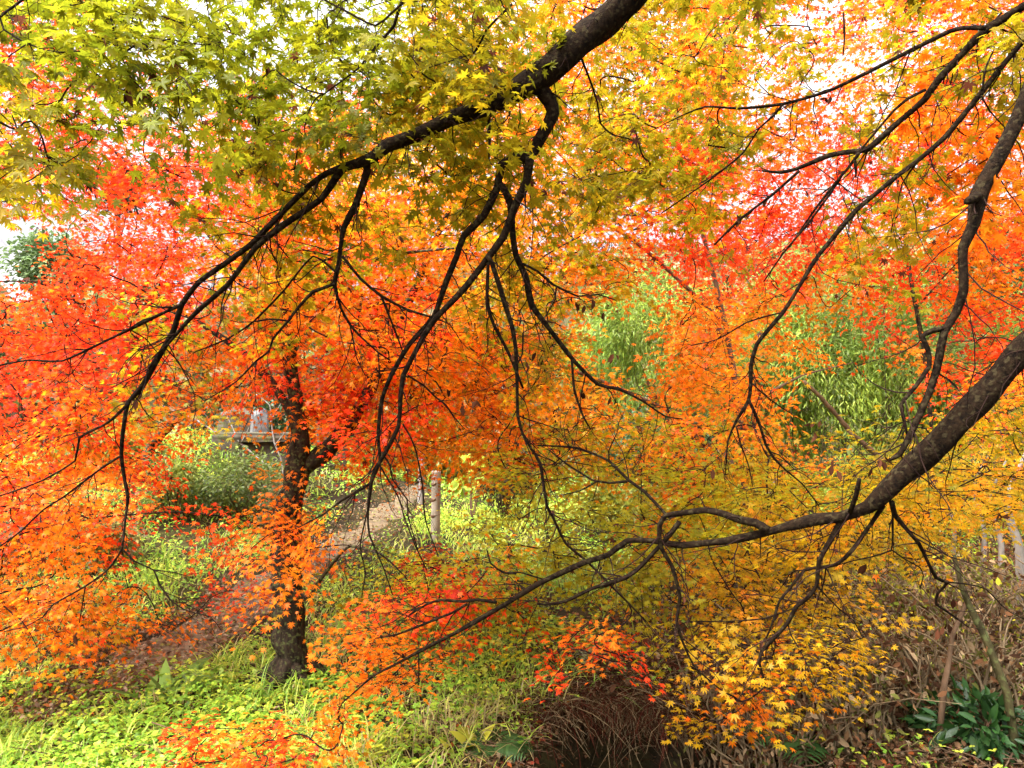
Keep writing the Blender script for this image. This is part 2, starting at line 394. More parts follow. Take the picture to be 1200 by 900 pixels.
def grow(skel, skel_dir, N, cols, tree, R=.2, nleaf=22, size=.034, tpl=LEAF_STAR, twig_r=.0022, flat=.3, thick=.03, extra=None, far=False):
    """joins every spray to the nearest wood already grown, then leafs it out. Builds 'twigs' and 'foliage' of TREE."""
    n = len(N); par_pos = np.zeros((n, 3)); par = np.full(n, -1); pdir = np.zeros((n, 3))
    best = np.full(n, 1e9); bp = np.zeros(n, int)
    for a in range(0, n, 400):
        d = np.linalg.norm(N[a:a + 400, None] - skel[None], axis=2); bp[a:a + 400] = d.argmin(1); best[a:a + 400] = d.min(1)
    kindp = np.zeros(n, bool)          # False: parent is on the wood skeleton
    todo = np.ones(n, bool); order = []; ndir = np.zeros((n, 3))
    b2 = best.copy()
    for _ in range(n):
        k = np.where(todo, b2, 1e9).argmin(); todo[k] = False; order.append(k)
        if kindp[k]: par[k] = bp[k]; par_pos[k] = N[bp[k]]; pdir[k] = ndir[bp[k]]
        else: par_pos[k] = skel[bp[k]]; pdir[k] = skel_dir[bp[k]]
        ndir[k] = unit((N[k] - par_pos[k])[None])[0]
        d = np.linalg.norm(N - N[k], axis=1) * 1.08 + .02
        m = todo & (d < b2); b2[m] = d[m]; bp[m] = k; kindp[m] = True
    cnt = np.ones(n)
    for k in reversed(order):
        if par[k] >= 0: cnt[par[k]] += cnt[k]
    rad = np.minimum(twig_r * cnt ** .3, twig_r * 2.4)
    ctrl = par_pos + pdir * (np.linalg.norm(N - par_pos, axis=1) * .45)[:, None] + rng.normal(size=(n, 3)) * .02
    t = np.linspace(0, 1, 6)[None, :, None]
    C = par_pos[:, None] * (1 - t) ** 2 + 2 * ctrl[:, None] * t * (1 - t) + N[:, None] * t ** 2
    r0 = np.array([max(rad[k], rad[par[k]] * .8 if par[k] >= 0 else rad[k] * 1.1) for k in range(n)])
    RR = r0[:, None] + (rad - r0)[:, None] * np.linspace(0, 1, 6)[None]
    bag = Bag(); bag.add(*tubes(C, RR, 5 if not far else 3))
    if extra is not None: bag.add(*extra)
    # the spray: a fan of fine twigs lying nearly level
    K = 5
    od = ndir * [1, 1, .35] + rng.normal(size=(n, 3)) * [.35, .35, .08]; od = unit(od)
    flat = np.broadcast_to(flat, n); nm = unit(np.array([0, 0, 1.0]) + rng.normal(size=(n, 3)) * flat[:, None])
    side = unit(np.cross(od, nm)); nm = np.cross(side, od)
    ang = np.linspace(-1.15, 1.15, K)[None] + rng.normal(size=(n, K)) * .12
    ln = R * np.cos(ang * .6) * rng.uniform(.75, 1.2, (n, K))
    dk = od[:, None] * np.cos(ang)[..., None] + side[:, None] * np.sin(ang)[..., None]
    base = N - od * R * .35
    tt = np.linspace(0, 1, 4)
    Cf = base[:, None, None] + dk[:, :, None] * (ln[:, :, None] * tt)[..., None] - np.array([0, 0, 1.0]) * (.22 * R * tt ** 2)[None, None, :, None]
    if not far: bag.add(*tubes(Cf.reshape(n * K, 4, 3), np.broadcast_to(np.linspace(.0014, .0006, 4), (n * K, 4)) * (twig_r / .0022), 3))
    # leaves
    j = np.repeat(np.arange(n), nleaf); m = len(j); k = rng.integers(0, K, m)
    u = rng.uniform(.12, 1.08, m)
    pos = base[j] + dk[j, k] * (ln[j, k] * u)[:, None] - np.array([0, 0, 1.0]) * (.22 * R * u ** 2)[:, None]
    sg = rng.choice([-1, 1], m) * rng.uniform(.15, 1.1, m)
    ax = dk[j, k] * np.cos(sg)[:, None] + side[j] * np.sin(sg)[:, None]
    ax = unit(ax + np.array([0, 0, -1.0]) * rng.uniform(0, .6, m)[:, None] * (flat[j] / .3)[:, None])
    nr = unit(nm[j] + rng.normal(size=(m, 3)) * (.12 + flat[j] * .75)[:, None])
    sz = np.broadcast_to(size, n)[j] * rng.uniform(.6, 1.25, m)
    pos = pos + ax * (sz * .35)[:, None] + rng.normal(size=(m, 3)) * thick * [.6, .6, 1]
    cb = np.array([PAL[c] for c in cols]); ca = np.array([PAL[random.choice(NEAR[c])] for c in cols])
    f = (rng.random(n) ** 1.5 * .75)[:, None]; cs = cb * (1 - f) + ca * f
    lf = rng.random(m); alt = np.array([PAL[random.choice(NEAR[cols[q]])] for q in j])
    g = (lf ** 3 * .9)[:, None]; cl = (cs[j] * (1 - g) + alt * g) * rng.uniform(.72, 1.12, m)[:, None]
    br = rng.random(m) < .02; cl[br] = np.array([.10, .03, .015])
    V, T, Cc = place(tpl, pos, ax, nr, sz, cl)
    bag.build('twigs', M_TWIG, tree, smooth=True)
    return mesh('foliage', V, T, M_LEAF, tree, Cc)

def skeleton(lines):
    s = np.concatenate([l[::2, :3] for l in lines]); d = np.concatenate([unit(np.gradient(l[:, :3], axis=0))[::2] for l in lines]); return s, d

# ---- the overhanging maple whose limbs cross the whole picture; its trunk stands just outside the frame on the right
tree_front = thing('maple_tree', 'dark limbed maple whose bare branches cross the foreground under olive and yellow leaves', 'tree', tuple(P(1580, 1400, 2.0) * [1, 1, 0]))
bg = Bag()
front_trunk = limb([(1570, 1180, 190), (1560, 1000, 160), (1545, 700, 150), (1535, 400, 140), (1525, 200, 125), (1540, 20, 110), (1560, -160, 90), (1600, -400, 60)], (2.0, 2.1), bg, sides=16)
bg.build('trunk', M_BARK, tree_front, True)
FL = [front_trunk]
def front_branch(list_of):
    b = Bag(); r = []
    for p, d in list_of: c = limb(p, d, b); FL.append(c); r.append(c)
    b.build('branch', M_LIMB, tree_front, True); return r

front_branch([
 ([(1540, 60, 80), (1420, -60, 66), (1200, -170, 58), (980, -170, 54), (830, -90, 50), (735, 0, 45), (690, 40, 43), (655, 72, 41), (622, 97, 36), (590, 116, 27), (560, 128, 23), (530, 138, 21), (490, 157, 20), (455, 171, 19), (438, 184, 18), (420, 191, 15), (400, 198, 13), (377, 233, 10), (333, 263, 10), (300, 290, 9), (267, 333, 8), (233, 363, 8), (217, 380, 7), (197, 403, 5), (178, 420, 3)], [2.1, 2.1, 2.15, 2.2, 2.25, 2.3, 2.3, 2.3, 2.3, 2.3, 2.3, 2.3, 2.3, 2.3, 2.3, 2.32, 2.34, 2.36, 2.38, 2.4, 2.42, 2.44, 2.45, 2.46, 2.48]),
 ([(400, 197, 12), (383, 203, 10), (363, 217, 9), (320, 260, 9), (293, 287, 9), (262, 310, 9), (233, 331, 9), (213, 357, 9), (203, 388, 9), (182, 425, 9), (165, 455, 9), (150, 473, 8), (144, 507, 7), (142, 533, 7), (147, 567, 6), (150, 582, 6), (147, 605, 5), (143, 643, 4.5), (126, 668, 4), (100, 687, 4), (63, 708, 3.5), (50, 723, 3), (28, 735, 2.5), (5, 740, 2)], (2.33, 2.75)),
 ([(143, 643, 4), (158, 658, 3.5), (180, 668, 3.5), (187, 685, 3.5), (200, 703, 3), (217, 715, 2.5), (247, 723, 2), (260, 740, 1.5)], (2.66, 2.7)),
 ([(180, 668, 3), (205, 671, 2), (228, 678, 1.5)], (2.68, 2.72)),
 ([(100, 687, 3), (97, 705, 2.5), (93, 730, 2)], (2.7, 2.74)),
 ([(213, 357, 7), (195, 365, 6), (170, 377, 6), (123, 400, 5), (73, 423, 5), (33, 422, 4), (0, 428, 4), (-60, 440, 3)], (2.42, 2.6)),
 ([(150, 473, 6), (133, 490, 5.5), (122, 498, 5), (93, 513, 5), (88, 540, 4), (50, 563, 4), (0, 581, 3.5), (-50, 590, 3)], (2.52, 2.6)),
 ([(142, 534, 5), (120, 548, 4.5), (100, 563, 4.5), (75, 582, 4), (50, 598, 4), (25, 622, 4), (0, 640, 3.5), (-40, 655, 3)], (2.56, 2.62)),
])
front_branch([
 ([(428, 190, 13), (430, 200, 12), (417, 240, 10), (403, 267, 9), (399, 290, 8), (397, 310, 8), (392, 333, 7), (400, 362, 5), (410, 380, 5), (420, 392, 4), (443, 413, 3.5), (457, 422, 2.5)], (2.32, 2.5)),
 ([(392, 333, 6), (367, 342, 6), (350, 360, 5.5), (337, 377, 5), (320, 397, 4.5), (315, 412, 4), (300, 423, 4), (277, 447, 3), (240, 470, 2)], (2.38, 2.5)),
 ([(395, 320, 4), (367, 300, 3.5), (333, 340, 4), (297, 377, 4), (267, 397, 3.5), (227, 413, 2.5)], (2.4, 2.55)),
 ([(337, 376, 4), (318, 374, 3.5), (297, 377, 3)], (2.44, 2.46)),
 ([(401, 300, 6), (423, 327, 5.5), (447, 347, 5.5), (477, 363, 4.5), (507, 372, 3.5), (527, 380, 2.5), (540, 400, 2), (550, 410, 1.5)], (2.37, 2.5)),
 ([(447, 348, 4), (460, 380, 4), (472, 412, 3)], (2.42, 2.46)),
 ([(410, 380, 3), (414, 400, 3), (418, 420, 2.5), (428, 440, 2)], (2.44, 2.47)),
 ([(443, 413, 3), (445, 440, 2.5), (441, 458, 2)], (2.46, 2.48)),
])
front_branch([
 ([(625, 90, 26), (632, 102, 23), (644, 118, 21), (648, 132, 20), (640, 150, 19), (624, 177, 17), (612, 187, 14), (603, 182, 12), (588, 193, 13), (583, 220, 12), (567, 253, 11), (543, 277, 10), (535, 300, 9.5), (523, 330, 9), (508, 372, 9), (480, 403, 8), (460, 437, 7.5), (448, 467, 7), (443, 507, 6), (445, 540, 5.5), (433, 567, 5), (400, 587, 4.5), (380, 602, 3.5), (350, 618, 2.5)], (2.3, 2.65)),
 ([(622, 180, 15), (617, 213, 13), (603, 243, 13), (590, 277, 11.5), (572, 302, 10.5), (543, 340, 9.5), (513, 370, 9), (497, 393, 8.5), (473, 440, 8), (469, 470, 7.5), (467, 500, 7), (450, 533, 7), (437, 557, 6.5), (431, 600, 5), (433, 627, 4), (450, 667, 3.5), (460, 697, 2.5)], (2.32, 2.55)),
 ([(587, 215, 9), (598, 238, 10), (601, 277, 10), (605, 300, 10), (617, 327, 9.5), (623, 357, 9), (647, 390, 8), (673, 423, 7), (700, 450, 6), (727, 457, 5), (753, 470, 4), (780, 488, 3), (800, 491, 2)], (2.34, 2.7)),
 ([(612, 309, 5), (630, 318, 4.5), (647, 333, 4.5), (677, 347, 3.5), (700, 345, 2.5), (722, 352, 2)], (2.42, 2.6)),
 ([(652, 336, 3), (650, 352, 2.5), (641, 368, 2)], (2.45, 2.5)),
 ([(670, 421, 5), (673, 457, 4.5), (683, 487, 4), (692, 503, 3)], (2.55, 2.6)),
 ([(572, 300, 8), (577, 310, 8), (590, 350, 8), (600, 383, 7.5), (605, 413, 7), (606, 460, 6), (607, 487, 5.5), (612, 507, 5), (622, 525, 5), (633, 543, 5.5), (641, 593, 5.5), (648, 606, 5), (663, 637, 5), (687, 657, 4.5), (717, 687, 4), (757, 728, 3)], (2.35, 2.75)),
 ([(572, 308, 6), (571, 357, 6), (580, 383, 6), (590, 402, 5.5), (600, 423, 5.5), (613, 455, 4.5)], (2.37, 2.5)),
 ([(604, 430, 3.5), (612, 415, 3.5), (613, 390, 3.5)], (2.5, 2.52)),
 ([(472, 497, 4), (481, 512, 3.5), (488, 530, 3.5), (495, 567, 3), (497, 597, 3), (500, 615, 2.5), (513, 650, 2)], (2.5, 2.58)),
 ([(447, 530, 3.5), (457, 545, 3.5), (460, 562, 3), (477, 585, 3), (478, 605, 2.5), (490, 645, 2)], (2.52, 2.6)),
 ([(446, 547, 3.5), (467, 583, 3), (475, 610, 2.5), (487, 640, 2.5), (500, 668, 2)], (2.54, 2.6)),
 ([(478, 440, 4), (497, 452, 4), (510, 465, 3.5), (523, 475, 3), (533, 490, 2.5), (545, 503, 1.5)], (2.46, 2.56)),
 ([(430, 600, 3), (422, 640, 3), (428, 670, 2.5), (424, 700, 2)], (2.56, 2.6)),
 ([(575, 118, 6), (573, 140, 6), (574, 160, 5.5), (573, 186, 4)], (2.28, 2.28)),
 ([(678, 60, 5), (690, 90, 4.5), (700, 120, 4), (704, 145, 3.5), (718, 158, 3), (740, 163, 2)], (2.35, 2.5)),
])
front_branch([
 ([(1535, 240, 80), (1420, 270, 60), (1300, 330, 48), (1200, 410, 40), (1163, 452, 38), (1130, 488, 37), (1100, 518, 36), (1067, 549, 35), (1040, 574, 26), (1017, 594, 21), (985, 606, 18), (955, 609, 17), (920, 618, 15), (893, 625, 13), (850, 634, 11), (800, 639, 10), (767, 634, 9), (735, 634, 9), (713, 650, 9), (683, 660, 9), (637, 681, 9), (600, 703, 8), (567, 723, 8), (533, 742, 7), (490, 764, 6), (457, 782, 5), (437, 792, 4.5), (420, 807, 3.5), (400, 825, 2.5)], [2.1, 2.1, 2.12, 2.15, 2.17, 2.2, 2.22, 2.25, 2.27, 2.3, 2.33, 2.36, 2.4, 2.42, 2.46, 2.5, 2.54, 2.58, 2.6, 2.63, 2.68, 2.72, 2.75, 2.8, 2.84, 2.87, 2.9, 2.92, 2.95]),
 ([(900, 622, 13), (885, 613, 13), (868, 609, 12), (850, 603, 11), (827, 598, 10), (800, 601, 9), (783, 605, 7), (775, 597, 6), (755, 576, 6), (737, 563, 5.5), (713, 540, 5), (677, 525, 4), (630, 522, 3)], (2.38, 2.75)),
 ([(735, 564, 5), (715, 566, 4.5), (700, 564, 4.5), (693, 562, 4), (663, 543, 3.5), (643, 527, 2.5)], (2.55, 2.75)),
 ([(700, 564, 3.5), (680, 575, 3), (660, 580, 2)], (2.6, 2.65)),
 ([(798, 601, 9), (780, 604, 8), (773, 616, 8), (774, 640, 7), (787, 663, 7), (797, 700, 6.5), (793, 727, 5.5), (798, 747, 5), (813, 780, 4), (843, 807, 3), (868, 821, 2)], (2.46, 2.6)),
 ([(796, 612, 8), (784, 628, 8), (768, 645, 8), (752, 663, 7.5), (733, 677, 7), (693, 690, 6.5), (667, 703, 6), (648, 708, 5), (630, 708, 4)], (2.46, 2.7)),
 ([(582, 706, 6), (560, 703, 6), (543, 705, 5.5), (517, 703, 5), (500, 708, 4), (480, 721, 3)], (2.74, 2.85)),
 ([(547, 708, 5.5), (530, 718, 5), (515, 724, 5), (467, 743, 4), (440, 748, 2)], (2.77, 2.9)),
 ([(490, 763, 3), (491, 785, 3), (490, 803, 2)], (2.84, 2.86)),
 ([(605, 672, 4), (590, 671, 4), (575, 660, 3.5), (571, 645, 3)], (2.7, 2.75)),
 ([(640, 680, 3), (610, 671, 3), (590, 671, 2.5)], (2.68, 2.72)),
 ([(1000, 600, 10), (985, 612, 9), (972, 635, 8), (960, 657, 8), (957, 687, 8), (945, 702, 8), (933, 711, 8), (923, 730, 7.5), (905, 750, 7), (893, 762, 6), (890, 777, 5), (897, 803, 3)], (2.32, 2.5)),
 ([(1035, 592, 9), (1020, 615, 7.5), (1000, 643, 7), (980, 662, 6.5), (943, 668, 6), (925, 690, 5.5), (913, 705, 5), (907, 725, 4.5), (898, 748, 3.5)], (2.3, 2.5)),
 ([(1045, 588, 9), (1049, 604, 8), (1062, 620, 7.5), (1077, 637, 7), (1087, 658, 6.5), (1097, 677, 6.5), (1110, 683, 6), (1099, 695, 5.5), (1097, 708, 5), (1115, 720, 4), (1135, 735, 3)], (2.28, 2.6)),
 ([(1107, 682, 4), (1130, 684, 3.5), (1155, 690, 3), (1180, 715, 2.5), (1210, 730, 2)], (2.45, 2.6)),
 ([(1046, 595, 5), (1046, 630, 4), (1044, 645, 4), (1020, 653, 3), (1000, 657, 2.5), (983, 662, 2)], (2.3, 2.42)),
 ([(1046, 645, 3.5), (1060, 655, 3), (1078, 665, 3), (1082, 675, 2.5), (1078, 690, 2)], (2.35, 2.4)),
 ([(958, 687, 4), (970, 700, 3.5), (985, 715, 3), (1000, 727, 2.5), (1010, 745, 2)], (2.4, 2.5)),
 ([(930, 713, 3), (895, 725, 3), (850, 728, 2.5), (810, 728, 2)], (2.45, 2.6)),
])
front_branch([
 ([(1540, 30, 70), (1450, -30, 50), (1330, -60, 40), (1250, 20, 30), (1210, 100, 26), (1177, 172, 25), (1155, 212, 24), (1148, 230, 25), (1141, 262, 18), (1128, 290, 16), (1129, 315, 15), (1129, 340, 15), (1120, 367, 14), (1107, 390, 12.5), (1097, 433, 12), (1089, 460, 11.5), (1077, 487, 11), (1063, 517, 10), (1054, 533, 9), (1040, 540, 5)], [2.1, 2.1, 2.1, 2.1, 2.1, 2.1, 2.1, 2.1, 2.1, 2.1, 2.1, 2.1, 2.12, 2.12, 2.14, 2.14, 2.15, 2.15, 2.16, 2.17]),
 ([(1110, 384, 10), (1094, 387, 9.5), (1081, 394, 9), (1088, 410, 8.5), (1089, 430, 8), (1067, 460, 7.5), (1056, 474, 7), (1060, 495, 6.5), (1063, 510, 5)], (2.12, 2.16)),
 ([(1100, 438, 4), (1112, 445, 4), (1122, 455, 3)], (2.14, 2.2)),
 ([(1007, 561, 7), (1003, 580, 8), (996, 600, 8)], (2.22, 2.3)),
 ([(1149, 228, 16), (1142, 232, 16), (1133, 236, 12)], (2.1, 2.05)),
])
front_branch([
 ([(1550, -20, 60), (1450, -70, 34), (1340, -70, 22), (1260, -30, 17), (1200, 7, 15), (1160, 32, 14), (1133, 57, 12.5), (1100, 93, 12), (1083, 117, 11), (1053, 143, 10.5), (1017, 175, 10), (995, 178, 8.5), (973, 182, 8), (933, 198, 7), (915, 202, 7), (893, 200, 4)], (2.1, 2.7)),
 ([(1155, 33, 10), (1130, 33, 8.5), (1113, 37, 8.5), (1080, 53, 8), (1040, 73, 7.5), (1000, 93, 7), (967, 108, 6.5), (917, 122, 6), (867, 127, 5), (827, 125, 4), (800, 135, 3), (770, 150, 2)], (2.4, 3.0)),
 ([(917, 123, 4.5), (905, 137, 4.5), (890, 150, 4), (870, 180, 4), (833, 210, 3.5), (800, 233, 3), (775, 250, 2)], (2.7, 3.0)),
 ([(1007, 179, 7), (993, 198, 6), (980, 213, 5.5), (957, 243, 5), (940, 267, 4), (925, 290, 3)], (2.5, 2.7)),
 ([(990, 200, 5), (973, 227, 5), (943, 267, 4.5), (917, 298, 3.5), (895, 330, 2.5)], (2.55, 2.7)),
 ([(937, 200, 6), (920, 215, 5.5), (903, 230, 5), (867, 257, 5), (837, 287, 4)], (2.65, 2.8)),
 ([(1085, 105, 6), (1065, 115, 6), (1047, 130, 5.5), (1030, 150, 5), (1010, 174, 4.5)], (2.42, 2.5)),
 ([(1002, 188, 6), (1003, 200, 5), (1003, 208, 3)], (2.5, 2.52)),
 ([(988, 15, 4), (990, 40, 4), (988, 65, 3)], (2.7, 2.7)),
])
front_branch([
 ([(1430, -80, 20), (1330, -60, 14), (1250, -10, 11), (1200, 47, 10), (1167, 87, 10), (1133, 130, 10), (1108, 160, 9), (1077, 187, 8.5), (1043, 213, 8), (1003, 247, 8), (960, 298, 8), (940, 330, 7.5), (917, 367, 7), (887, 403, 7), (880, 430, 7), (880, 450, 7), (877, 470, 6.5), (863, 493, 5), (853, 517, 4), (850, 557, 2)], (2.1, 2.75)),
 ([(877, 468, 5.5), (890, 497, 5.5), (897, 520, 5), (907, 537, 5), (922, 552, 4), (940, 567, 3), (960, 593, 2)], (2.62, 2.8)),
 ([(863, 500, 3.5), (868, 520, 3), (877, 545, 2.5), (882, 570, 1.5)], (2.65, 2.75)),
 ([(882, 450, 3.5), (895, 462, 3), (912, 475, 2.5), (935, 490, 1.5)], (2.6, 2.7)),
 ([(918, 366, 3), (900, 370, 3), (875, 378, 3), (840, 398, 2.5), (810, 405, 2)], (2.55, 2.8)),
 ([(1151, 106, 5), (1155, 80, 4.5), (1163, 62, 4)], (2.3, 2.3)),
 ([(1150, 112, 4), (1160, 130, 3.5), (1178, 150, 2.5)], (2.3, 2.35)),
])
front_branch([   # thin boughs that hang into the top left of the picture
 ([(735, -90, 16), (640, -100, 12), (520, -60, 9), (470, 5, 7), (462, 30, 6), (440, 55, 5), (420, 80, 4), (380, 110, 3)], (2.2, 2.3)),
 ([(640, -100, 9), (400, -110, 9), (250, -60, 7), (135, -20, 6), (129, 5, 5), (133, 35, 5), (142, 65, 4), (150, 85, 3)], (2.2, 1.9)),
 ([(470, 5, 5), (440, 30, 4.5), (400, 10, 4), (370, -5, 3)], (2.2, 2.3)),
 ([(250, -60, 6), (120, -60, 6), (0, 20, 5), (20, 45, 4), (50, 58, 3), (75, 62, 2)], (1.95, 1.85)),
 ([(600, 5, 5), (570, 35, 4), (555, 62, 3), (500, 80, 2)], (2.25, 2.4)),
 ([(-60, 60, 8), (-20, 115, 7), (0, 143, 5), (20, 152, 4), (14, 135, 3)], (1.85, 1.85)),
])

# leaf charts of the crowns, one letter per 50 px cell of the photograph
F_ROWS = ["gGGGGGGGGGLLl.l.lllo.lol",
          "gGGGGGGGGGLLl..llll..lol",
          "lgggGGGGGLLL.lllllo.lool",
          "ll..gLglLlLLllLLllo.lloo",
          "l...l.lll.ll.lLLl....loo",
          ".....ll.ll.L.ll.l...ll..",
          ".....llL...lLll.....l...",
          "...ll.l....lL...........",
          "...ll......lL...........",
          "...Ll.......l..........l",
          "...........vVVVVV..lLLLL",
          "............VVVVVVVLLYYY",
          "...........vVVVVVYYYYYl.",
          "........LVVVVVVVYYYYl...",
          "........OOLLVooLYYYYy...",
          "........OOo..rr.yYoY....",
          ".......oO.......yOy.....",
          "....RORO................"]
fs, fd = skeleton(FL)
fpx, fpy, fdep = pix(fs)
inview = (fpx > -250) & (fpx < 1400)
def front_depth(x, y):
    d2 = (fpx - x) ** 2 + (fpy - y) ** 2
    base = fdep[np.where(inview, d2, 1e9).argmin()]
    top = 1 - sst(150, 330, y)
    low = sst(380, 560, y)
    if y > 740:
        return min(base + rng.uniform(.0, .8), 1.32 / ((y - 480) / F))
    return base + rng.uniform(.05, 1.0) + (-.3 * rng.random() * top if x < 650 else 0) + low * rng.uniform(.2, 1.2) + (1 - top) * (1 - low) * rng.uniform(0, .8)
Nf, Cf_ = sample_grid(F_ROWS, 7.5, front_depth)
keep = Nf[:, 2] > H(Nf[:, 0], Nf[:, 1]) + .2
Nf = Nf[keep]; Cf_ = [c for c, k in zip(Cf_, keep) if k]
ip = np.linalg.norm(Nf - CAM, axis=1) > 1.2
Nf = Nf[ip]; Cf_ = [c for c, k in zip(Cf_, ip) if k]
_y = pix(Nf)[1]
def front_twigs():
    """hair-thin crooked side twigs along every bough"""
    B = []; D = []; R0 = []
    for l in FL[1:]:
        L = np.r_[0, np.cumsum(np.linalg.norm(np.diff(l[:, :3], axis=0), axis=1))]
        k = max(1, int(L[-1] / .055)); at = np.searchsorted(L, rng.uniform(0, L[-1], k)).clip(1, len(l) - 1)
        dr = unit(l[at, :3] - l[at - 1, :3])
        B.append(l[at, :3]); D.append(unit(dr * .8 + rnd_dir(k) * .9 + [0, 0, -.25])); R0.append(np.minimum(l[at, 3] * .5, .0026))
    B = np.vstack(B); D = np.vstack(D); R0 = np.concatenate(R0); n = len(B)
    Ls = rng.uniform(.05, .30, n) * np.where(rng.random(n) < .2, 1.6, 1)
    C = np.zeros((n, 7, 3)); C[:, 0] = B; d = D.copy()
    out = []
    for i in range(1, 7):
        d = unit(d + rnd_dir(n) * .33); C[:, i] = C[:, i - 1] + d * (Ls / 6)[:, None]
    out.append((C, R0[:, None] * np.linspace(1, .3, 7)[None]))
    j = rng.integers(0, n, n); k = rng.integers(2, 5, n); C2 = np.zeros((n, 5, 3)); C2[:, 0] = C[j, k]; d = unit(D[j] + rnd_dir(n) * .9)
    for i in range(1, 5):
        d = unit(d + rnd_dir(n) * .35); C2[:, i] = C2[:, i - 1] + d * (Ls[j] / 8)[:, None]
    V1, T1 = tubes(*out[0], 4); V2, T2 = tubes(C2, (R0[j] * .55)[:, None] * np.linspace(1, .35, 5)[None], 3)
    return np.vstack([V1, V2]), np.vstack([T1, T2 + len(V1)])
grow(fs, fd, Nf, Cf_, tree_front, R=.17, nleaf=30, size=.031 - .009 * sst(200, 480, _y), flat=.3 - .17 * sst(430, 520, _y), extra=front_twigs(), tpl=LEAF_FINE, twig_r=.0013)

# dried leaves that still cling to the bare twigs of the overhanging maple
dl = [(604, 415), (615, 418), (624, 410), (618, 425), (664, 350), (672, 352), (684, 355), (687, 347), (708, 366), (717, 415), (716, 420), (528, 457), (540, 470), (562, 470), (757, 445), (688, 455), (715, 462),
      (1093, 231), (942, 225), (902, 233), (868, 258), (865, 250), (910, 130), (972, 112), (963, 114), (832, 547), (948, 497), (960, 498), (975, 540), (978, 547), (952, 500), (1040, 536), (1030, 541), (1020, 550), (1048, 553), (1120, 700), (1103, 733),
      (313, 81), (168, 112), (149, 103), (1010, 660), (1046, 643), (915, 722), (905, 730), (893, 752), (803, 705), (470, 275), (1185, 610), (1170, 600), (92, 744), (180, 418), (172, 420), (160, 470), (165, 462)]
a = np.array(dl, float); n = len(a) * 2
a = np.repeat(a, 2, 0) + rng.normal(size=(n, 2)) * 3
dd = np.array([fdep[np.where(inview, (fpx - x) ** 2 + (fpy - y) ** 2, 1e9).argmin()] for x, y in a])
V, T, C = place(LEAF_OVAL, P(a[:, 0], a[:, 1], dd), np.array([0, 0, -1.0]) + rng.normal(size=(n, 3)) * .35, rnd_dir(n), rng.uniform(.02, .042, n), np.array([.05, .018, .009]) * rng.uniform(.5, 2.2, (n, 1)))
mesh('withered_leaves', V, T, M_DRY, tree_front, C)

# ---- the orange-red maple with the mossy trunk on the left
tb = GP([342], [803])[0]; TD = float(pix(tb)[2])
tree_left = thing('maple_tree', 'orange-red maple with a mossy forked trunk beside the earth path on the left', 'tree', tuple(tb))
b = Bag(); ML = []
ML.append(limb([(342, 812, 66), (342, 797, 54), (341, 770, 46), (339, 735, 43), (337, 690, 41), (335, 640, 37), (339, 595, 34), (347, 555, 32), (351, 525, 27), (350, 495, 22), (342, 440, 19), (335, 370, 16), (325, 280, 12), (310, 180, 9), (290, 90, 6)], (TD, TD + .2), b, sides=16, knob=.14))
for a0, l0 in ((.4, .34), (1.9, .26), (3.0, .36), (4.3, .3), (5.4, .28)):
    q0 = tb + [0, 0, .16]; q2 = tb + [math.cos(a0) * l0, math.sin(a0) * l0, 0]; q2[2] = H(q2[0], q2[1]) - .03; q1 = tb + [math.cos(a0) * l0 * .45, math.sin(a0) * l0 * .45, .05]
    pp = catmull([q0, q1, q2], .04); b.add(*tube(pp, np.linspace(.075, .02, len(pp)), 8, .1))
b.build('trunk', M_BARK, tree_left, True)
for pts, dp in (([(346, 556, 24), (362, 545, 24), (380, 530, 25), (396, 514, 24), (411, 495, 20), (432, 460, 17), (455, 410, 14), (485, 340, 11), (520, 260, 8), (560, 180, 5)], (TD + .05, TD + .9)),
                ([(350, 500, 14), (320, 450, 12), (280, 410, 10), (220, 370, 8), (140, 340, 6), (60, 330, 4), (-40, 330, 3)], (TD + .1, TD + .8)),
                ([(337, 640, 7), (310, 618, 5), (270, 606, 4), (210, 600, 3.5), (130, 605, 3), (40, 620, 2)], (TD, TD - .9)),
                ([(338, 690, 10), (362, 700, 8), (368, 690, 7), (390, 660, 6), (410, 640, 5), (450, 650, 3)], (TD - .1, TD - .6)),
                ([(342, 440, 10), (300, 360, 8), (240, 270, 6), (150, 190, 5), (50, 110, 3)], (TD + .2, TD + 1.2)),
                ([(335, 370, 9), (390, 330, 7), (450, 300, 6), (540, 290, 4)], (TD + .2, TD - .5))):
    b = Bag(); ML.append(limb(pts, dp, b, sides=8)); b.build('branch', M_BARK, tree_left, True)
M_ROWS = ["Rr......................",
          "RRr.....................",
          "rr.rrrr.r...............",
          "rRRRRRrr................",
          "rrRRRROOr.O.............",
          "..RRROOOOO..............",
          ".rRROOOOrO..............",
          "RRRRROOOORO.............",
          "RRRROORRRooO............",
          "ROROoo.rRRoo............",
          "OROr....ro..............",
          "ROor..o.................",
          "rOr..rOo................",
          "oo...ro..rRo............",
          "OOOo.....rrr............",
          "oo......................"]
ms, md = skeleton(ML)
def mid_depth(x, y):
    lo = TD - 1.1 if y > 560 else TD - .8
    return rng.uniform(lo, TD + (1.0 if y > 560 else 2.4))
Nm, Cm = sample_grid(M_ROWS, 13.0, mid_depth, xr=(-200, 700), yr=(-100, 800))
keep = Nm[:, 2] > H(Nm[:, 0], Nm[:, 1]) + .3
Nm = Nm[keep]; Cm = [c for c, k in zip(Cm, keep) if k]
grow(ms, md, Nm, Cm, tree_left, R=.27, nleaf=54, size=.0265, tpl=LEAF_STAR, twig_r=.0018, thick=.05)

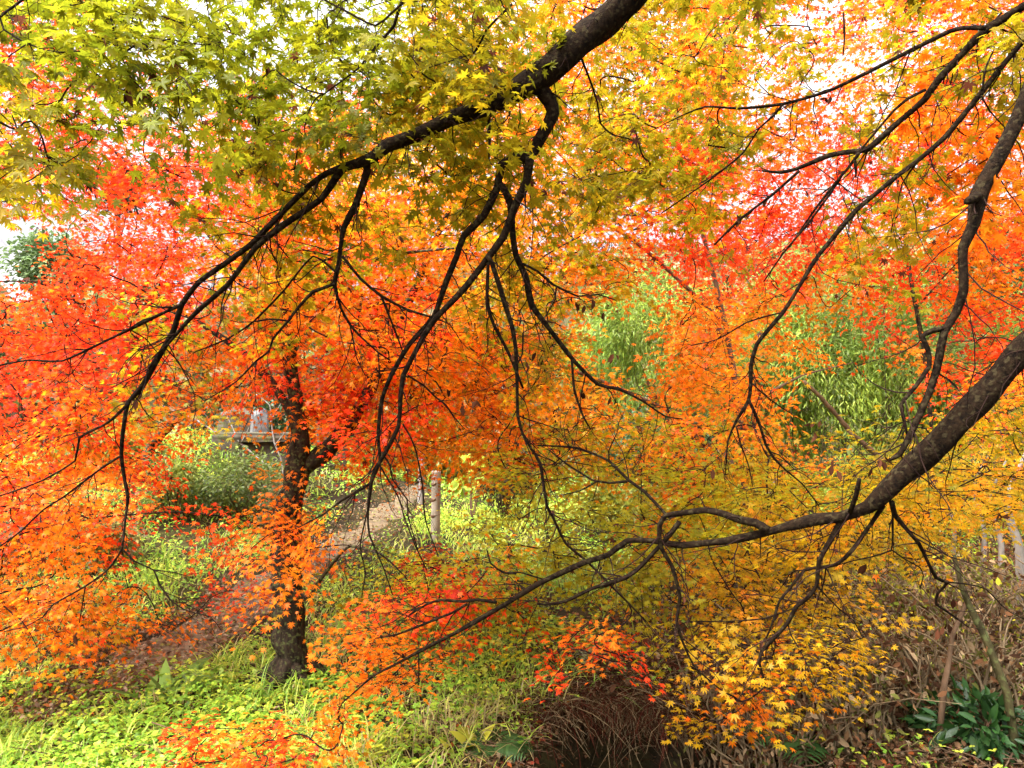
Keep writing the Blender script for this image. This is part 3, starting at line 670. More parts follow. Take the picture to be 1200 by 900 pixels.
# ---- the slender golden-orange maple in the middle distance and the red-orange one behind it to the right
K_ROWS = ["..........oooOOLOrrrOROR",
          ".........looOOLOOrroroRO",
          ".......loLOOOOLOOorroRRO",
          "......lAOLAAOAARRrrRRRRO",
          "......OAAAAOAAAOORRRROOO",
          ".....oOAAAOAAOARRRRROOOR",
          "......aAAOAAAOo.rRRORROO",
          "......oaAAAAO...OAo.r.rR",
          "........AAAOAo..Oao..orR",
          ".......OAAAOAAooAO....rO",
          "........aoAAOAAOoYo...YY",
          "...............oYYYoYYYY",
          "...............oYlYYlY..",
          "..............yyyyy....."]
def back_tree(label, base_px, stem, limbs, keepf, dr, per, mat, size, lbl_xr=(-100, 1300)):
    bp = GP(*[[v] for v in base_px])[0]; D = float(pix(bp)[2])
    t = thing('maple_tree', label, 'tree', tuple(bp))
    b = Bag(); L = [limb([(base_px[0], base_px[1] + 6, stem[0][2] * 1.2)] + stem, (D, D + .3), b, sides=10)]
    b.build('trunk', mat, t, True)
    for p in limbs:
        b = Bag(); L.append(limb(p, (D + .1, D + rng.uniform(-.8, .8)), b, sides=6, step=.08)); b.build('branch', mat, t, True)
    s, d = skeleton(L)
    N, C = sample_grid(K_ROWS, per, lambda x, y: rng.uniform(*dr), keep=keepf, xr=lbl_xr, yr=(-120, 700))
    k = N[:, 2] > H(N[:, 0], N[:, 1]) + .35
    N = N[k]; C = [c for c, q in zip(C, k) if q]
    grow(s, d, N, C, t, R=.34, nleaf=50, size=size, tpl=LEAF_FAR, twig_r=.002, thick=.07)
    return t
back_tree('slender brown stemmed maple with golden and orange leaves behind the low yellow bough', (875, 692),
          [(875, 670, 13), (874, 630, 12), (872, 560, 11), (866, 480, 10), (850, 380, 8), (820, 260, 7), (780, 120, 5)],
          [[(872, 560, 8), (780, 480, 7), (660, 430, 6), (540, 400, 4)], [(866, 480, 8), (940, 440, 4), (1000, 425, 2)], [(850, 380, 7), (740, 280, 6), (600, 210, 4), (480, 180, 3)], [(874, 620, 7), (960, 570, 6), (1100, 560, 5), (1180, 570, 4)], [(820, 260, 6), (700, 120, 5), (620, 40, 3)]],
          lambda i, j: i < 17 or j >= 9, (4.2, 7.4), 14.0, M_BROWN, .035)
back_tree('red-orange maple standing farthest back at the right in front of the bamboo', (1085, 640),
          [(1085, 600, 9), (1092, 520, 8.5), (1084, 420, 8), (1066, 320, 7), (1050, 200, 5), (1020, 80, 3)],
          [[(1075, 360, 4), (1110, 320, 3), (1150, 280, 2.5), (1200, 250, 2)], [(1058, 260, 4), (1010, 235, 3), (950, 190, 2)]],
          lambda i, j: i >= 16 and j < 9, (7.2, 10.5), 14.0, M_BARK, .046, (750, 1400))

# ------------------------------------------------------------------ background trees, bamboo, shrubs
def leafy(name, label, cat, pos, radii, n, size, cols, tpl=LEAF_OVAL, m=M_PLANT, stems=5, stem_mat=M_BROWN, stem_r=.02, group=None, h0=None, clumps=14, wid=1.0, droop=.3, culm=False):
    """a shrub or tree: stems from the ground into leaf clumps spread through the crown's volume. POS on the ground."""
    pos = np.asarray(pos, float); rx, ry, rz = radii
    h0 = rz if h0 is None else h0                # height of the crown's centre
    t = thing(name, label, cat, tuple(pos), group)
    c = pos + [0, 0, h0]
    cc = rnd_dir(clumps) * (rng.random((clumps, 1)) ** .4) * .8 * [rx, ry, rz] + c
    cc[:, 2] = np.maximum(cc[:, 2], pos[2] + .08)
    cs = (rng.uniform(.28, .5, clumps) * (.55 if culm else 1))[:, None] * [rx, ry, rz]
    j = rng.integers(0, clumps, n)
    p = cc[j] + rng.normal(size=(n, 3)) * cs[j] * .55
    ok = p[:, 2] > H(p[:, 0], p[:, 1]) + .02; p = p[ok]; j = j[ok]; n = len(p)
    ax = unit(unit(p - c) + rnd_dir(n) * .8 + np.array([0, 0, -droop]))
    nr = unit(np.array([0, 0, 1.0]) + rng.normal(size=(n, 3)) * .6)
    cols = np.array(cols); q = rng.random((clumps, len(cols))) ** 2; q /= q.sum(1, keepdims=True); base = q @ cols
    cl = base[j] * rng.uniform(.6, 1.35, (n, 1))
    V, T, C = place(tpl, p, ax, nr, size * rng.uniform(.6, 1.3, n), cl, wid)
    mesh('foliage', V, T, m, t, C)
    if culm:                                     # separate straight culms
        for k in range(stems):
            q = cc[k % clumps]; r0 = pos + rng.normal(size=3) * [rx * .5, ry * .5, 0]; r0[2] = H(r0[0], r0[1]) - .03
            pts = catmull([r0, r0 * .5 + q * .5 + [0, 0, .1 * rz], q + [0, 0, rz * .3]], .2)
            mesh('culm', *tube(pts, np.linspace(stem_r, stem_r * .3, len(pts)), 6), stem_mat, t, None, True)
        return t
    b = Bag(); root = pos - [0, 0, .03]
    if stems == 1:                               # one trunk up into the crown
        pts = catmull([root, pos + [rx * .08, 0, h0 * .5], c + [0, 0, rz * .5]], .12); b.add(*tube(pts, np.linspace(stem_r, stem_r * .3, len(pts)), 8, .08))
        b.build('trunk', stem_mat, t, True); b = Bag()
    for k in range(clumps):
        r0 = pos + (c - pos) * rng.uniform(.75, 1.1) if stems == 1 else root
        mid = (r0 + cc[k]) / 2 + rng.normal(size=3) * .12 * rx
        pts = catmull([r0, mid, cc[k]], .12 * max(1, rz))
        w = stem_r * (.4 if stems == 1 else 1)
        b.add(*tube(pts, np.linspace(w, w * .25, len(pts)), 6, .08))
    b.build('branches' if stems == 1 else 'stems', stem_mat, t, True)
    return t

GREEN_B = [(.36, .50, .05), (.48, .55, .08), (.20, .34, .03)]
DARKG = [(.03, .06, .015), (.05, .09, .02), (.02, .045, .012)]
MIDG = [(.08, .13, .02), (.14, .18, .03), (.05, .09, .02)]
YELG = [(.30, .30, .03), (.20, .24, .03), (.40, .34, .04)]
TAN = [(.22, .15, .08), (.32, .24, .13), (.12, .08, .05)]

def at_depth(px, d):
    p = P(np.array([px]), np.array([480]), np.array([d]))[0]; p[2] = H(p[0], p[1]); return p
def zat(py, d): return CAM[2] + (480 - py) / F * d * 1.0

def bg(name, label, cat, px, d, top, bot, half, n, size, cols, **kw):
    """plant whose crown spans rows TOP..BOT and +-HALF pixels about PX at depth D"""
    p = at_depth(px, d); z1, z0 = zat(top, d), max(zat(bot, d), p[2] + .02)
    return leafy(name, label, cat, p, (half * d / F, max(half * d / F * .8, .3), (z1 - z0) / 2), n, size, cols, h0=(z1 + z0) / 2 - p[2], **kw)

bg('evergreen_tree', 'dark glossy evergreen tree at the far left edge, in front of the grey hill', 'tree', 64, 12, 272, 352, 50, 6000, .085, [(.14, .21, .07), (.20, .27, .10), (.08, .13, .04)], m=M_GLOSSY, stem_r=.06, stems=1, clumps=34)
bg('evergreen_tree', 'small dark evergreen tree showing through the red leaves high on the left', 'tree', 135, 15, 188, 250, 40, 2200, .10, DARKG, m=M_GLOSSY, stem_r=.05, stems=1, clumps=10)
bg('evergreen_tree', 'dark evergreen tree behind the red leaves left of the fallen branch', 'tree', 50, 14, 350, 450, 70, 3000, .10, DARKG, m=M_GLOSSY, stem_r=.05, stems=1)
bg('evergreen_tree', 'dark evergreen tree behind the two stones and the stone slab', 'tree', 320, 13.5, 440, 530, 60, 4000, .10, DARKG, m=M_GLOSSY, stem_r=.05, stems=1)
bg('evergreen_tree', 'green tree with leaves in small tufts behind the left maple crown', 'tree', 320, 15, 335, 430, 50, 3000, .11, MIDG, stem_r=.05, stems=1)
bg('evergreen_tree', 'dark evergreen tree behind the crown of the right-hand red maple', 'tree', 1170, 15, 250, 400, 90, 5000, .12, DARKG + MIDG, m=M_GLOSSY, stem_r=.06, stems=1)
bg('evergreen_tree', 'blue-green bushy tree at the middle behind the olive bough', 'tree', 760, 12, 470, 560, 80, 5000, .10, [(.07, .13, .05), (.12, .2, .07), (.04, .08, .03)], stem_r=.05, stems=2)
BL = ['tall bright green bamboo clump behind the gap right of the central branches', 'bright green bamboo clump at the middle of the grove behind the leaning pole', 'yellow-green bamboo clump at the right of the grove behind the curved limb', 'low bamboo clump with arching leaves left of the leaning pole', 'bright bamboo clump at the far right edge behind yellow leaves']
for (px, d, top, bot, half, n), lb in zip([(750, 13, 270, 520, 110, 10000), (960, 13.5, 260, 590, 130, 13000), (1060, 12.5, 280, 600, 110, 12000), (865, 14.5, 330, 600, 120, 10000), (1185, 12.5, 330, 630, 90, 8000)], BL):
    bg('bamboo_clump', lb, 'bamboo', px, d, top, bot, half, int(n * 1.7), .12, GREEN_B + MIDG, tpl=LEAF_LANCE, stems=12, culm=True, stem_mat=M_OLIVE, stem_r=.016, group='bamboo clumps behind the maples', clumps=46, wid=1.2, droop=.7)

# pale trunks of the wood beyond the right edge
for px, w, top, d, lb in [(1187, 17, 560, 5.0, 'pale slim tree trunk at the right edge, thickest of the pale trunks'), (1165, 9, 570, 5.6, 'thin pale tree trunk just left of the thick pale one at the right edge'), (1146, 7, 560, 6.2, 'thin pale trunk behind the top of the leaning olive stem'),
                          (1112, 6, 580, 7, 'thin greyish trunk left of the other pale trunks at the right'), (903, 9, 590, 9.5, 'pale thin trunk beside the slender brown maple stem')]:
    p = at_depth(px, d); z1 = zat(top - 30, d)
    b = Bag(); c = np.array([p - [0, 0, .05], p + [.03, 0, (z1 - p[2]) * .4], p + [-.02, .05, (z1 - p[2]) * .7], [p[0] + .08, p[1], z1]])
    t = thing('bare_tree', lb, 'tree', tuple(p), 'pale trunks behind the maples at the right')
    cc = catmull(c, .1); b.add(*tube(cc, np.linspace(w / 2 * d / F, w / 9 * d / F, len(cc)), 9, .06)); b.build('trunk', M_PALE, t, True)
    b = Bag()
    for k in range(4):
        q = cc[int(len(cc) * rng.uniform(.6, .95))]; e = q + rng.normal(size=3) * [.3, .3, .1] + [0, 0, .5]
        pp = catmull([q, (q + e) / 2 + rng.normal(size=3) * .08, e], .1); b.add(*tube(pp, np.linspace(.006, .002, len(pp)), 5))
    b.build('branch', M_BROWN, t, True)

# leaning dead pole in front of the bamboo
b = Bag(); c = limb([(1003, 512, 8), (985, 492, 7), (962, 466, 6), (938, 443, 4.5)], (8.6, 8.3), b, sides=8)
q = c[0, :3].copy(); ex = q + (q - c[12, :3]) * 6
pole = np.vstack([[ex[0], ex[1], H(ex[0], ex[1]) - .03], c[::4, :3]]); pole = catmull(pole, .1)
t = tag(mesh('leaning_pole', *tube(pole, np.linspace(.038, .02, len(pole)), 9, .12), M_STRAW, None, None, True), 'grey dead pole leaning in front of the bamboo', 'pole')

# small leaning tree at the left
p = GP([178], [565])[0]; d = float(pix(p)[2])
t = thing('leaning_tree', 'small dark trunk leaning to the right among the green shrubs at the left', 'tree', tuple(p))
b = Bag(); l1 = limb([(176, 572, 20), (170, 545, 17), (178, 522, 16), (195, 503, 13), (212, 485, 10), (228, 465, 7), (240, 430, 4)], (d, d + .3), b, sides=10)
b.build('trunk', M_BARK, t, True)
b = Bag(); limb([(180, 520, 10), (170, 500, 9), (160, 478, 6), (155, 440, 4)], (d, d + .2), b); b.build('branch', M_BARK, t, True)

# pale bare shrub with white twigs before the stone slab
p = GP([338], [568])[0]; d = float(pix(p)[2]) - .6; p = at_depth(338, d)
t = thing('bare_shrub', 'leafless shrub with whitish twigs in front of the stone slab', 'shrub', tuple(p))
b = Bag()
for pts in ([(332, 572, 7), (325, 555, 6), (300, 535, 5.5), (280, 518, 5.5), (255, 508, 5), (230, 492, 4.5), (205, 482, 3.5), (190, 475, 2)], [(334, 572, 6), (330, 540, 5), (322, 520, 5), (318, 495, 4), (316, 475, 3), (300, 462, 2)],
            [(318, 492, 3), (330, 472, 2.5), (345, 462, 1.5)], [(322, 522, 3), (335, 505, 2.5), (340, 490, 1.5)], [(280, 518, 3), (272, 500, 2.5), (266, 488, 1.5)], [(255, 508, 3), (240, 485, 2), (225, 470, 1.5)], [(235, 495, 2.5), (215, 500, 2), (195, 495, 1.5)], [(283, 518, 2.5), (290, 505, 2), (296, 492, 1.3)]):
    limb([(x, y, w * .75) for x, y, w in pts], (d, d + rng.uniform(-.2, .2)), b, sides=6, knob=.05)
b.build('branch', M_PALE, t, True)

# ------------------------------------------------------------------ stones, posts
def stone(bagx, c, dims, rot=0, rough=.12, seed=0, boxy=.6):
    """weathered block: a subdivided box pulled towards an ellipsoid and dented"""
    r = np.random.default_rng(seed); n = 9
    g = np.linspace(-1, 1, n); Vs = []; Ts = []; k = 0
    for ax in range(3):
        for s in (-1, 1):
            u, v = np.meshgrid(g, g, indexing='ij'); w = np.full_like(u, s)
            pt = [None] * 3; pt[ax] = w; pt[(ax + 1) % 3] = u; pt[(ax + 2) % 3] = v
            Vs.append(np.stack(pt, -1).reshape(-1, 3))
            i, j = np.meshgrid(np.arange(n - 1), np.arange(n - 1), indexing='ij'); a = (i * n + j).ravel() + k
            q = [a, a + n, a + n + 1, a + 1]
            if s < 0: q = q[::-1]
            Ts += [np.stack([q[0], q[1], q[2]], -1), np.stack([q[0], q[2], q[3]], -1)]; k += n * n
    V = np.concatenate(Vs); sp = unit(V)
    V = V * boxy + sp * (1 - boxy) * 1.15
    w = sum(np.sin(V @ r.normal(size=3) * f + r.uniform(0, 6)) / (1 + i) for i, f in enumerate((2, 3, 5, 7)))
    V = V * (1 + rough * w[:, None] * .5)
    V = V * np.array(dims) / 2; cr, sr = math.cos(rot), math.sin(rot)
    V = V @ np.array([[cr, sr, 0], [-sr, cr, 0], [0, 0, 1]])
    return bagx.add(V + np.asarray(c), np.concatenate(Ts))

d = 9.6; s = d / F
t = thing('stone_bench', 'long flat mossy stone slab on a low stone block by the left trunk', 'stone slab', tuple(at_depth(300, d)))
zt = zat(507, d); c0 = at_depth(300, d)
b = stone(Bag(), (c0[0], c0[1], zt - 5 * s), (90 * s, .5, 10 * s), 0, .07, 3, .85); b.build('slab', M_STONE, t)
b = stone(Bag(), (c0[0] + 14 * s, c0[1] + .04, (zt - 10 * s + c0[2] - .1) / 2), (62 * s, .38, zt - 10 * s - c0[2] + .1), 0, .06, 5, .8); b.build('base_block', M_STONE, t)
def rock(name, label, px, py0, py1, w, d, m, seed, rough=.14, boxy=.45, cat='stone'):
    s = d / F; p = at_depth(px, d); z1 = zat(py0, d); z0 = min(zat(py1, d), p[2] - .03)
    z0 = p[2] - .05
    o = stone(Bag(), (0, 0, (z1 - z0) / 2 - .05), (w * s, w * s * .8, z1 - z0), .3, rough, seed, boxy).build(name, m)
    o.location = p; return tag(o, label, cat)
rock('boulder', 'rounded tan boulder behind the left half of the stone slab', 279, 482, 512, 40, 10.6, M_STONE, 11)
rock('boulder', 'pale grey upright stone beside the tan boulder above the slab', 305, 483, 512, 19, 10.4, M_GREYSTONE, 12)
rock('standing_stone', 'tall tan standing stone behind the right fork of the left trunk', 390, 440, 500, 34, 11, M_STONE, 13, .1, .6)

def post(label, px, py0, py1, w, m, rings=True):
    p = GP([px], [py1])[0]; d = float(pix(p)[2]); z1 = zat(py0, d); hgt = z1 - p[2]; r = w / 2 * d / F
    t = thing('bamboo_post', label, 'post', tuple(p))
    zz = np.linspace(-.05, hgt, 40); rr = np.full(40, r)
    pts = np.stack([p[0] + .01 * np.sin(zz * 2), np.full(40, p[1]), p[2] + zz], -1)
    mesh('pole', *tube(pts, rr, 14, .02), m, t, None, True)
    if rings:
        for f in (.12, .36, .60, .82):
            z = p[2] + hgt * f; q = np.array([[p[0] + .01 * math.sin(hgt * f * 2), p[1], z - .006], [p[0], p[1], z], [p[0], p[1], z + .006]])
            mesh('ring', *tube(q, np.full(3, r * 1.07), 14), M_BROWN, t, None, True)
    return t
post('weathered bamboo post with dark rings by the sunny grass at the centre', 510, 552, 634, 11, M_BAMBOO)
post('short grey post farther back, partly behind orange leaves', 493, 520, 592, 8, M_PALE, False)

# ------------------------------------------------------------------ shrubs and plants in the middle ground
bg('shrub', 'green and yellow shrub in front of the stone slab', 'shrub', 285, 8.8, 528, 620, 85, 4200, .05, [(.13, .16, .025), (.08, .11, .02), (.20, .17, .04)] + MIDG, stem_r=.008, clumps=24)
bg('shrub', 'bright green shrub below the leaning dark trunk', 'shrub', 205, 8.4, 530, 610, 45, 2200, .05, MIDG + MIDG + YELG, stem_r=.012)
bg('shrub', 'tawny half dry shrub above the path, left of the mossy trunk', 'shrub', 120, 7, 610, 690, 60, 3500, .05, TAN + YELG, stem_r=.01)
bg('shrub', 'dry brown and green shrub at the left edge above the grass', 'shrub', 20, 7, 600, 690, 50, 2500, .05, TAN + MIDG, stem_r=.01)
bg('shrub', 'low dry shrub with reddish stems between the trunk fork and the stone', 'shrub', 330, 7.5, 560, 640, 30, 1500, .05, TAN + MIDG, stem_r=.01)
bg('shrub', 'green shrub behind the left maple at the edge of the slope', 'shrub', 120, 10, 500, 580, 70, 3000, .08, MIDG + YELG, stem_r=.012)
bg('shrub', 'dark brown withered shrub behind the sunny grass at the centre', 'shrub', 590, 10.5, 530, 592, 45, 2500, .09, [(.03, .02, .012), (.06, .04, .025), (.03, .05, .02)], tpl=LEAF_LANCE, m=M_DRY, stem_r=.012, droop=.9)
bg('broadleaf_plant', 'plant with big round pale green leaves right of the bamboo post', 'plant', 552, 10, 535, 590, 18, 26, .2, [(.3, .5, .08), (.45, .5, .05)], stem_r=.01, clumps=8, wid=1.9)
bg('shrub', 'green shrub on the slope beyond the centre path', 'shrub', 430, 13, 490, 560, 60, 3000, .09, YELG + MIDG, stem_r=.015)
bg('shrub', 'green shrub behind the short grey post', 'shrub', 520, 14, 480, 560, 60, 3000, .1, MIDG + YELG, stem_r=.015)
bg('shrub', 'yellow-green shrub right of the sunny grass under the yellow bough', 'shrub', 740, 9.5, 560, 650, 70, 3500, .08, YELG + MIDG, stem_r=.012)
bg('shrub', 'pale green shrub behind the slender maple stem', 'shrub', 850, 9, 570, 690, 60, 3500, .08, YELG + GREEN_B, stem_r=.012)
bg('shrub', 'tangled olive shrub under the middle of the right bough', 'shrub', 950, 7, 610, 740, 60, 3500, .06, YELG + TAN, stem_r=.012)

def tangle(label, px, py0, py1, half, d, nst, nlf, cols, name='dry_shrub', r=.008):
    """dry thicket: arching bare stems with withered leaves"""
    p = at_depth(px, d); s = d / F; t = thing(name, label, 'shrub', tuple(p))
    x = p[0] + rng.uniform(-1, 1, nst) * half * s; y = p[1] + rng.uniform(-.5, .5, nst) * half * s
    base = np.stack([x, y, H(x, y) - .02], -1)
    hh = (zat(py0, d) - p[2]) * rng.uniform(.45, 1.1, nst)
    lean = rng.normal(size=(nst, 3)) * [.22, .2, 0]
    tt = np.linspace(0, 1, 7)[None, :, None]
    C = base[:, None] + np.array([0, 0, 1.0]) * (hh[:, None, None] * (tt - .25 * tt ** 3)) + lean[:, None] * tt ** 2 * hh[:, None, None] * 1.4 + rng.normal(size=(nst, 7, 3)) * .012
    V, T = tubes(C, np.linspace(1, .35, 7)[None] * rng.uniform(.5, 1.3, (nst, 1)) * r, 4)
    kind(mesh('stems', V, T, M_STRAW, t, None, True), 'stuff')
    j = rng.integers(0, nst, nlf); k = rng.integers(1, 7, nlf)
    pos = C[j, k] + rng.normal(size=(nlf, 3)) * .05
    cl = np.array(cols)[rng.integers(0, len(cols), nlf)] * rng.uniform(.5, 1.4, (nlf, 1))
    V, T, Cc = place(LEAF_OVAL, pos, rnd_dir(nlf) + [0, 0, -.6], rnd_dir(nlf), rng.uniform(.02, .06, nlf), cl)
    mesh('withered_leaves', V, T, M_DRY, t, Cc)
    return t
DRYC = [(.15, .07, .033), (.22, .125, .06), (.075, .036, .02), (.29, .20, .11), (.14, .14, .035)]
tangle('thicket of dry brown stems and curled leaves under the yellow leaves at the right', 1060, 690, 0, 95, 3.9, 230, 2600, DRYC)
tangle('reddish brown dry thicket right of the dark hollow', 955, 740, 0, 70, 3.8, 130, 1400, DRYC)
tangle('dry thicket with pale stems at the right edge behind the leaning olive stem', 1165, 640, 0, 75, 4.6, 190, 1800, DRYC + YELG)
tangle('dry bush of bare twigs behind the reddish leaning stem', 1080, 640, 0, 80, 5.6, 180, 2200, DRYC + YELG, r=.007)
tangle('low dry thicket just above the dark hollow', 860, 770, 0, 60, 4.1, 110, 1000, DRYC)

# leaning stems at the lower right
def stem(label, pts, d, m, name='leaning_sapling'):
    b = Bag(); p = P(np.array([pts[0][0]]), np.array([pts[0][1]]), np.array([d]))[0]; p[2] = H(p[0], p[1])
    c = limb(pts, (d, d + .15), b, sides=10, knob=.08); c = c[:, :]
    q = np.vstack([[p[0], p[1], p[2] - .04], c[3:, :3]]); rr = np.r_[c[0, 3] * 1.1, c[3:, 3]]
    o = mesh(name, *tube(q, rr, 10, .08), m, None, None, True); return tag(o, label, 'sapling')
stem('thick olive stem leaning left above the evergreen shrub at the right edge', [(1193, 842, 14), (1180, 812, 13), (1166, 775, 13), (1152, 742, 12), (1141, 720, 12), (1128, 690, 9), (1118, 650, 6)], 3.35, M_OLIVE)
stem('reddish brown stem leaning right behind the evergreen shrub', [(1097, 825, 10), (1107, 800, 10), (1112, 775, 9), (1116, 745, 8), (1126, 722, 8), (1135, 700, 6)], 3.5, M_BROWN)

# glossy evergreen shrub and fern at the lower right
def rosette(name, label, cat, p, n, L, wid, col, m=M_GLOSSY, up=.7, hgt=.0, spread=0.05, tpl=LEAF_LANCE):
    p = np.asarray(p, float); t = thing(name, label, cat, tuple(p))
    az = rng.uniform(0, 6.283, n); e = rng.uniform(.15, 1.1, n) * up
    ax = np.stack([np.cos(az) * np.cos(e), np.sin(az) * np.cos(e), np.sin(e)], -1)
    nr = unit(np.array([0, 0, 1.0]) - ax * np.sin(e)[:, None] + rng.normal(size=(n, 3)) * .15)
    base = p + rng.normal(size=(n, 3)) * spread * [1, 1, .3] + [0, 0, hgt]
    V, T, C = place(tpl, base, ax, nr, L * rng.uniform(.6, 1.15, n), np.asarray(col) * rng.uniform(.6, 1.4, (n, 1)), wid)
    mesh('leaves', V, T, m, t, C)
    b = Bag()
    for q in base[: max(3, n // 8)]:
        g = np.array([p[0], p[1], p[2] - .03]); pp = np.vstack([g, (g + q) / 2, q + [0, 0, .01]]); b.add(*tube(pp, np.array([.006, .005, .004]), 5))
    b.build('stems', M_OLIVE, t); return t
def evergreen_shrub(label, px, py, d, w, h, n):
    p = GP([px], [py])[0]
    return leafy('evergreen_shrub', label, 'shrub', p, (w, w * .7, h / 2), n, .075, [(.02, .065, .012), (.045, .11, .02), (.012, .04, .008)], tpl=LEAF_OVAL, m=M_GLOSSY, stems=6, stem_r=.006, wid=.8, clumps=16, droop=.1, h0=h * .55)
evergreen_shrub('glossy dark green broadleaf shrub in the bottom right corner', 1158, 880, 0, .26, .22, 420)
evergreen_shrub('smaller glossy green shrub left of the corner shrub, at the foot of the reddish stem', 1100, 862, 0, .14, .15, 130)

def fern(label, p, n=9, L=.3):
    t = thing('fern', label, 'fern', tuple(p)); b = Bag(); Vs = Bag()
    for k in range(n):
        az = k / n * 6.283 + rng.uniform(-.3, .3); u = np.linspace(0, 1, 16); l = L * rng.uniform(.7, 1.15)
        pts = p + np.stack([np.cos(az) * u * l, np.sin(az) * u * l, .55 * l * (u * 1.6 - 1.5 * u ** 2) + .02], -1)
        b.add(*tube(pts, np.linspace(.003, .001, 16), 4))
        d = np.array([np.cos(az), np.sin(az), 0]); sd = np.array([-d[1], d[0], 0])
        for sg in (-1, 1):
            ax = sd * sg + d * .45 + np.array([0, 0, -.15]); q = pts[2:]
            V, T, C = place(LEAF_LANCE, q, np.broadcast_to(ax, q.shape), np.broadcast_to([0, 0, 1.0], q.shape) + rng.normal(size=q.shape) * .1, l * .38 * np.sin(np.linspace(.5, 3.0, len(q))) + .01, np.array([.05, .11, .025]) * rng.uniform(.7, 1.3, (len(q), 1)), 1.7)
            Vs.add(V, T, C)
    b.build('stems', M_OLIVE, t); Vs.build('fronds', M_PLANT, t); return t
fern('dark green fern among the brown leaves at the bottom, left of the glossy shrub', GP([935], [872])[0])
fern('small fern at the bottom under the dry grass, left of the hollow', GP([575], [882])[0], 8, .2)
rosette('strap_leaf_plant', 'lance leaved green plant at the near end of the earth path', 'plant', GP([200], [822])[0], 22, .3, 1.6, (.16, .28, .05), M_PLANT, .9)
rosette('strap_leaf_plant', 'lance leaved plant with pale leaves above the dark hollow', 'plant', GP([690], [775])[0], 16, .24, 1.5, (.3, .36, .2), M_PLANT, .8)
rosette('strap_leaf_plant', 'yellowing big leaved plant at the bottom edge of the grass', 'plant', GP([550], [880])[0], 7, .16, 3, (.42, .42, .04), M_PLANT, .8)

# ------------------------------------------------------------------ ground cover, grass, litter: what nobody could count
def scatter(n, dlo=2.5, dhi=13, xlo=-260, xhi=1460):
    n = int(n * 1.26)
    d = dlo * (dhi / dlo) ** rng.random(n); px = rng.uniform(xlo, xhi, n)
    x = (px - 600) / F * d; y = d
    p = np.stack([x, y, H(x, y)], -1); q = pix(p)
    return p, q[0], q[1], d
def nz(x, y, f=1.0, s=0):
    return (np.sin(x * 2.1 * f + s) * np.sin(y * 1.7 * f + 2 * s) + np.sin(x * 4.3 * f + y * 3.1 * f + s * 3) * .6 + np.sin(x * 9.7 * f - y * 8.3 * f + s) * .35)

def litter_share(px, py, x, y):
    """how brown the floor is: 0 green at the left, 1 at the lower right"""
    return np.clip(sst(560, 760, px + (py - 800) * .9) * sst(640, 740, py + (px - 600) * .1) + .12, 0, 1)

def slope(p):
    e = .06
    return np.hypot(H(p[:, 0] + e, p[:, 1]) - H(p[:, 0] - e, p[:, 1]), H(p[:, 0], p[:, 1] + e) - H(p[:, 0], p[:, 1] - e)) / (2 * e)

def grass():
    p, px, py, d = scatter(150000, 2.5, 19)
    dens = .5 + .35 * nz(p[:, 0], p[:, 1], 1, .5)
    dens = dens * (1 - .93 * litter_share(px, py, p[:, 0], p[:, 1])) * (path_dist(p[:, 0], p[:, 1]) > .42 + .1 * rng.random(len(p)))
    dens = np.where((py > 800) & (px < 330), dens * .45, dens)
    dens = dens * (slope(p) < .6)
    k = rng.random(len(p)) < dens; p, px, py, d = p[k], px[k], py[k], d[k]; n = len(p)
    L = rng.uniform(.06, .17, n) * (1 + .5 * nz(p[:, 0], p[:, 1], 1.6, 7)).clip(.5, 1.6)
    az = rng.uniform(0, 6.283, n); dr = np.stack([np.cos(az), np.sin(az), 0 * az], -1)
    bend = rng.uniform(.5, 1.35, n)
    u = np.linspace(0, 1, 5)
    c = p[:, None] + dr[:, None] * (L[:, None] * bend[:, None] * u ** 1.6)[..., None] + np.array([0, 0, 1.0]) * (L[:, None] * (u * 1.15 - bend[:, None] * .62 * u ** 2.2))[..., None]
    sd = np.stack([-np.sin(az), np.cos(az), 0 * az], -1) * (rng.uniform(.0022, .0048, n) * np.maximum(1, d / 5))[:, None]
    w = np.array([1, 1, .85, .55, .08])
    V = np.stack([c - sd[:, None] * w[None, :, None], c + sd[:, None] * w[None, :, None]], 2).reshape(-1, 3)
    q = []
    for i in range(4): q += [(2 * i, 2 * i + 1, 2 * i + 3), (2 * i, 2 * i + 3, 2 * i + 2)]
    T = (np.arange(n)[:, None, None] * 10 + np.array(q)[None]).reshape(-1, 3)
    pal = np.array([(.28, .42, .045), (.42, .50, .06), (.50, .52, .11), (.18, .32, .03), (.36, .30, .12)])
    sunny = np.exp(-(((px - 600) / 130) ** 2 + ((py - 615) / 28) ** 2))  # sunlit look of the central lawn, put into the blade colours
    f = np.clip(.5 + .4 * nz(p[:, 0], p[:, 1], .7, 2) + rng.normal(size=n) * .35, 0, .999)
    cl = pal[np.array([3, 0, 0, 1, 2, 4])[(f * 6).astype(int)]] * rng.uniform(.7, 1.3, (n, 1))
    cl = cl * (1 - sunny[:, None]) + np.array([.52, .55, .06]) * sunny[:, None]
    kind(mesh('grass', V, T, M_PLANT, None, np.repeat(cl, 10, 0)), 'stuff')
grass()

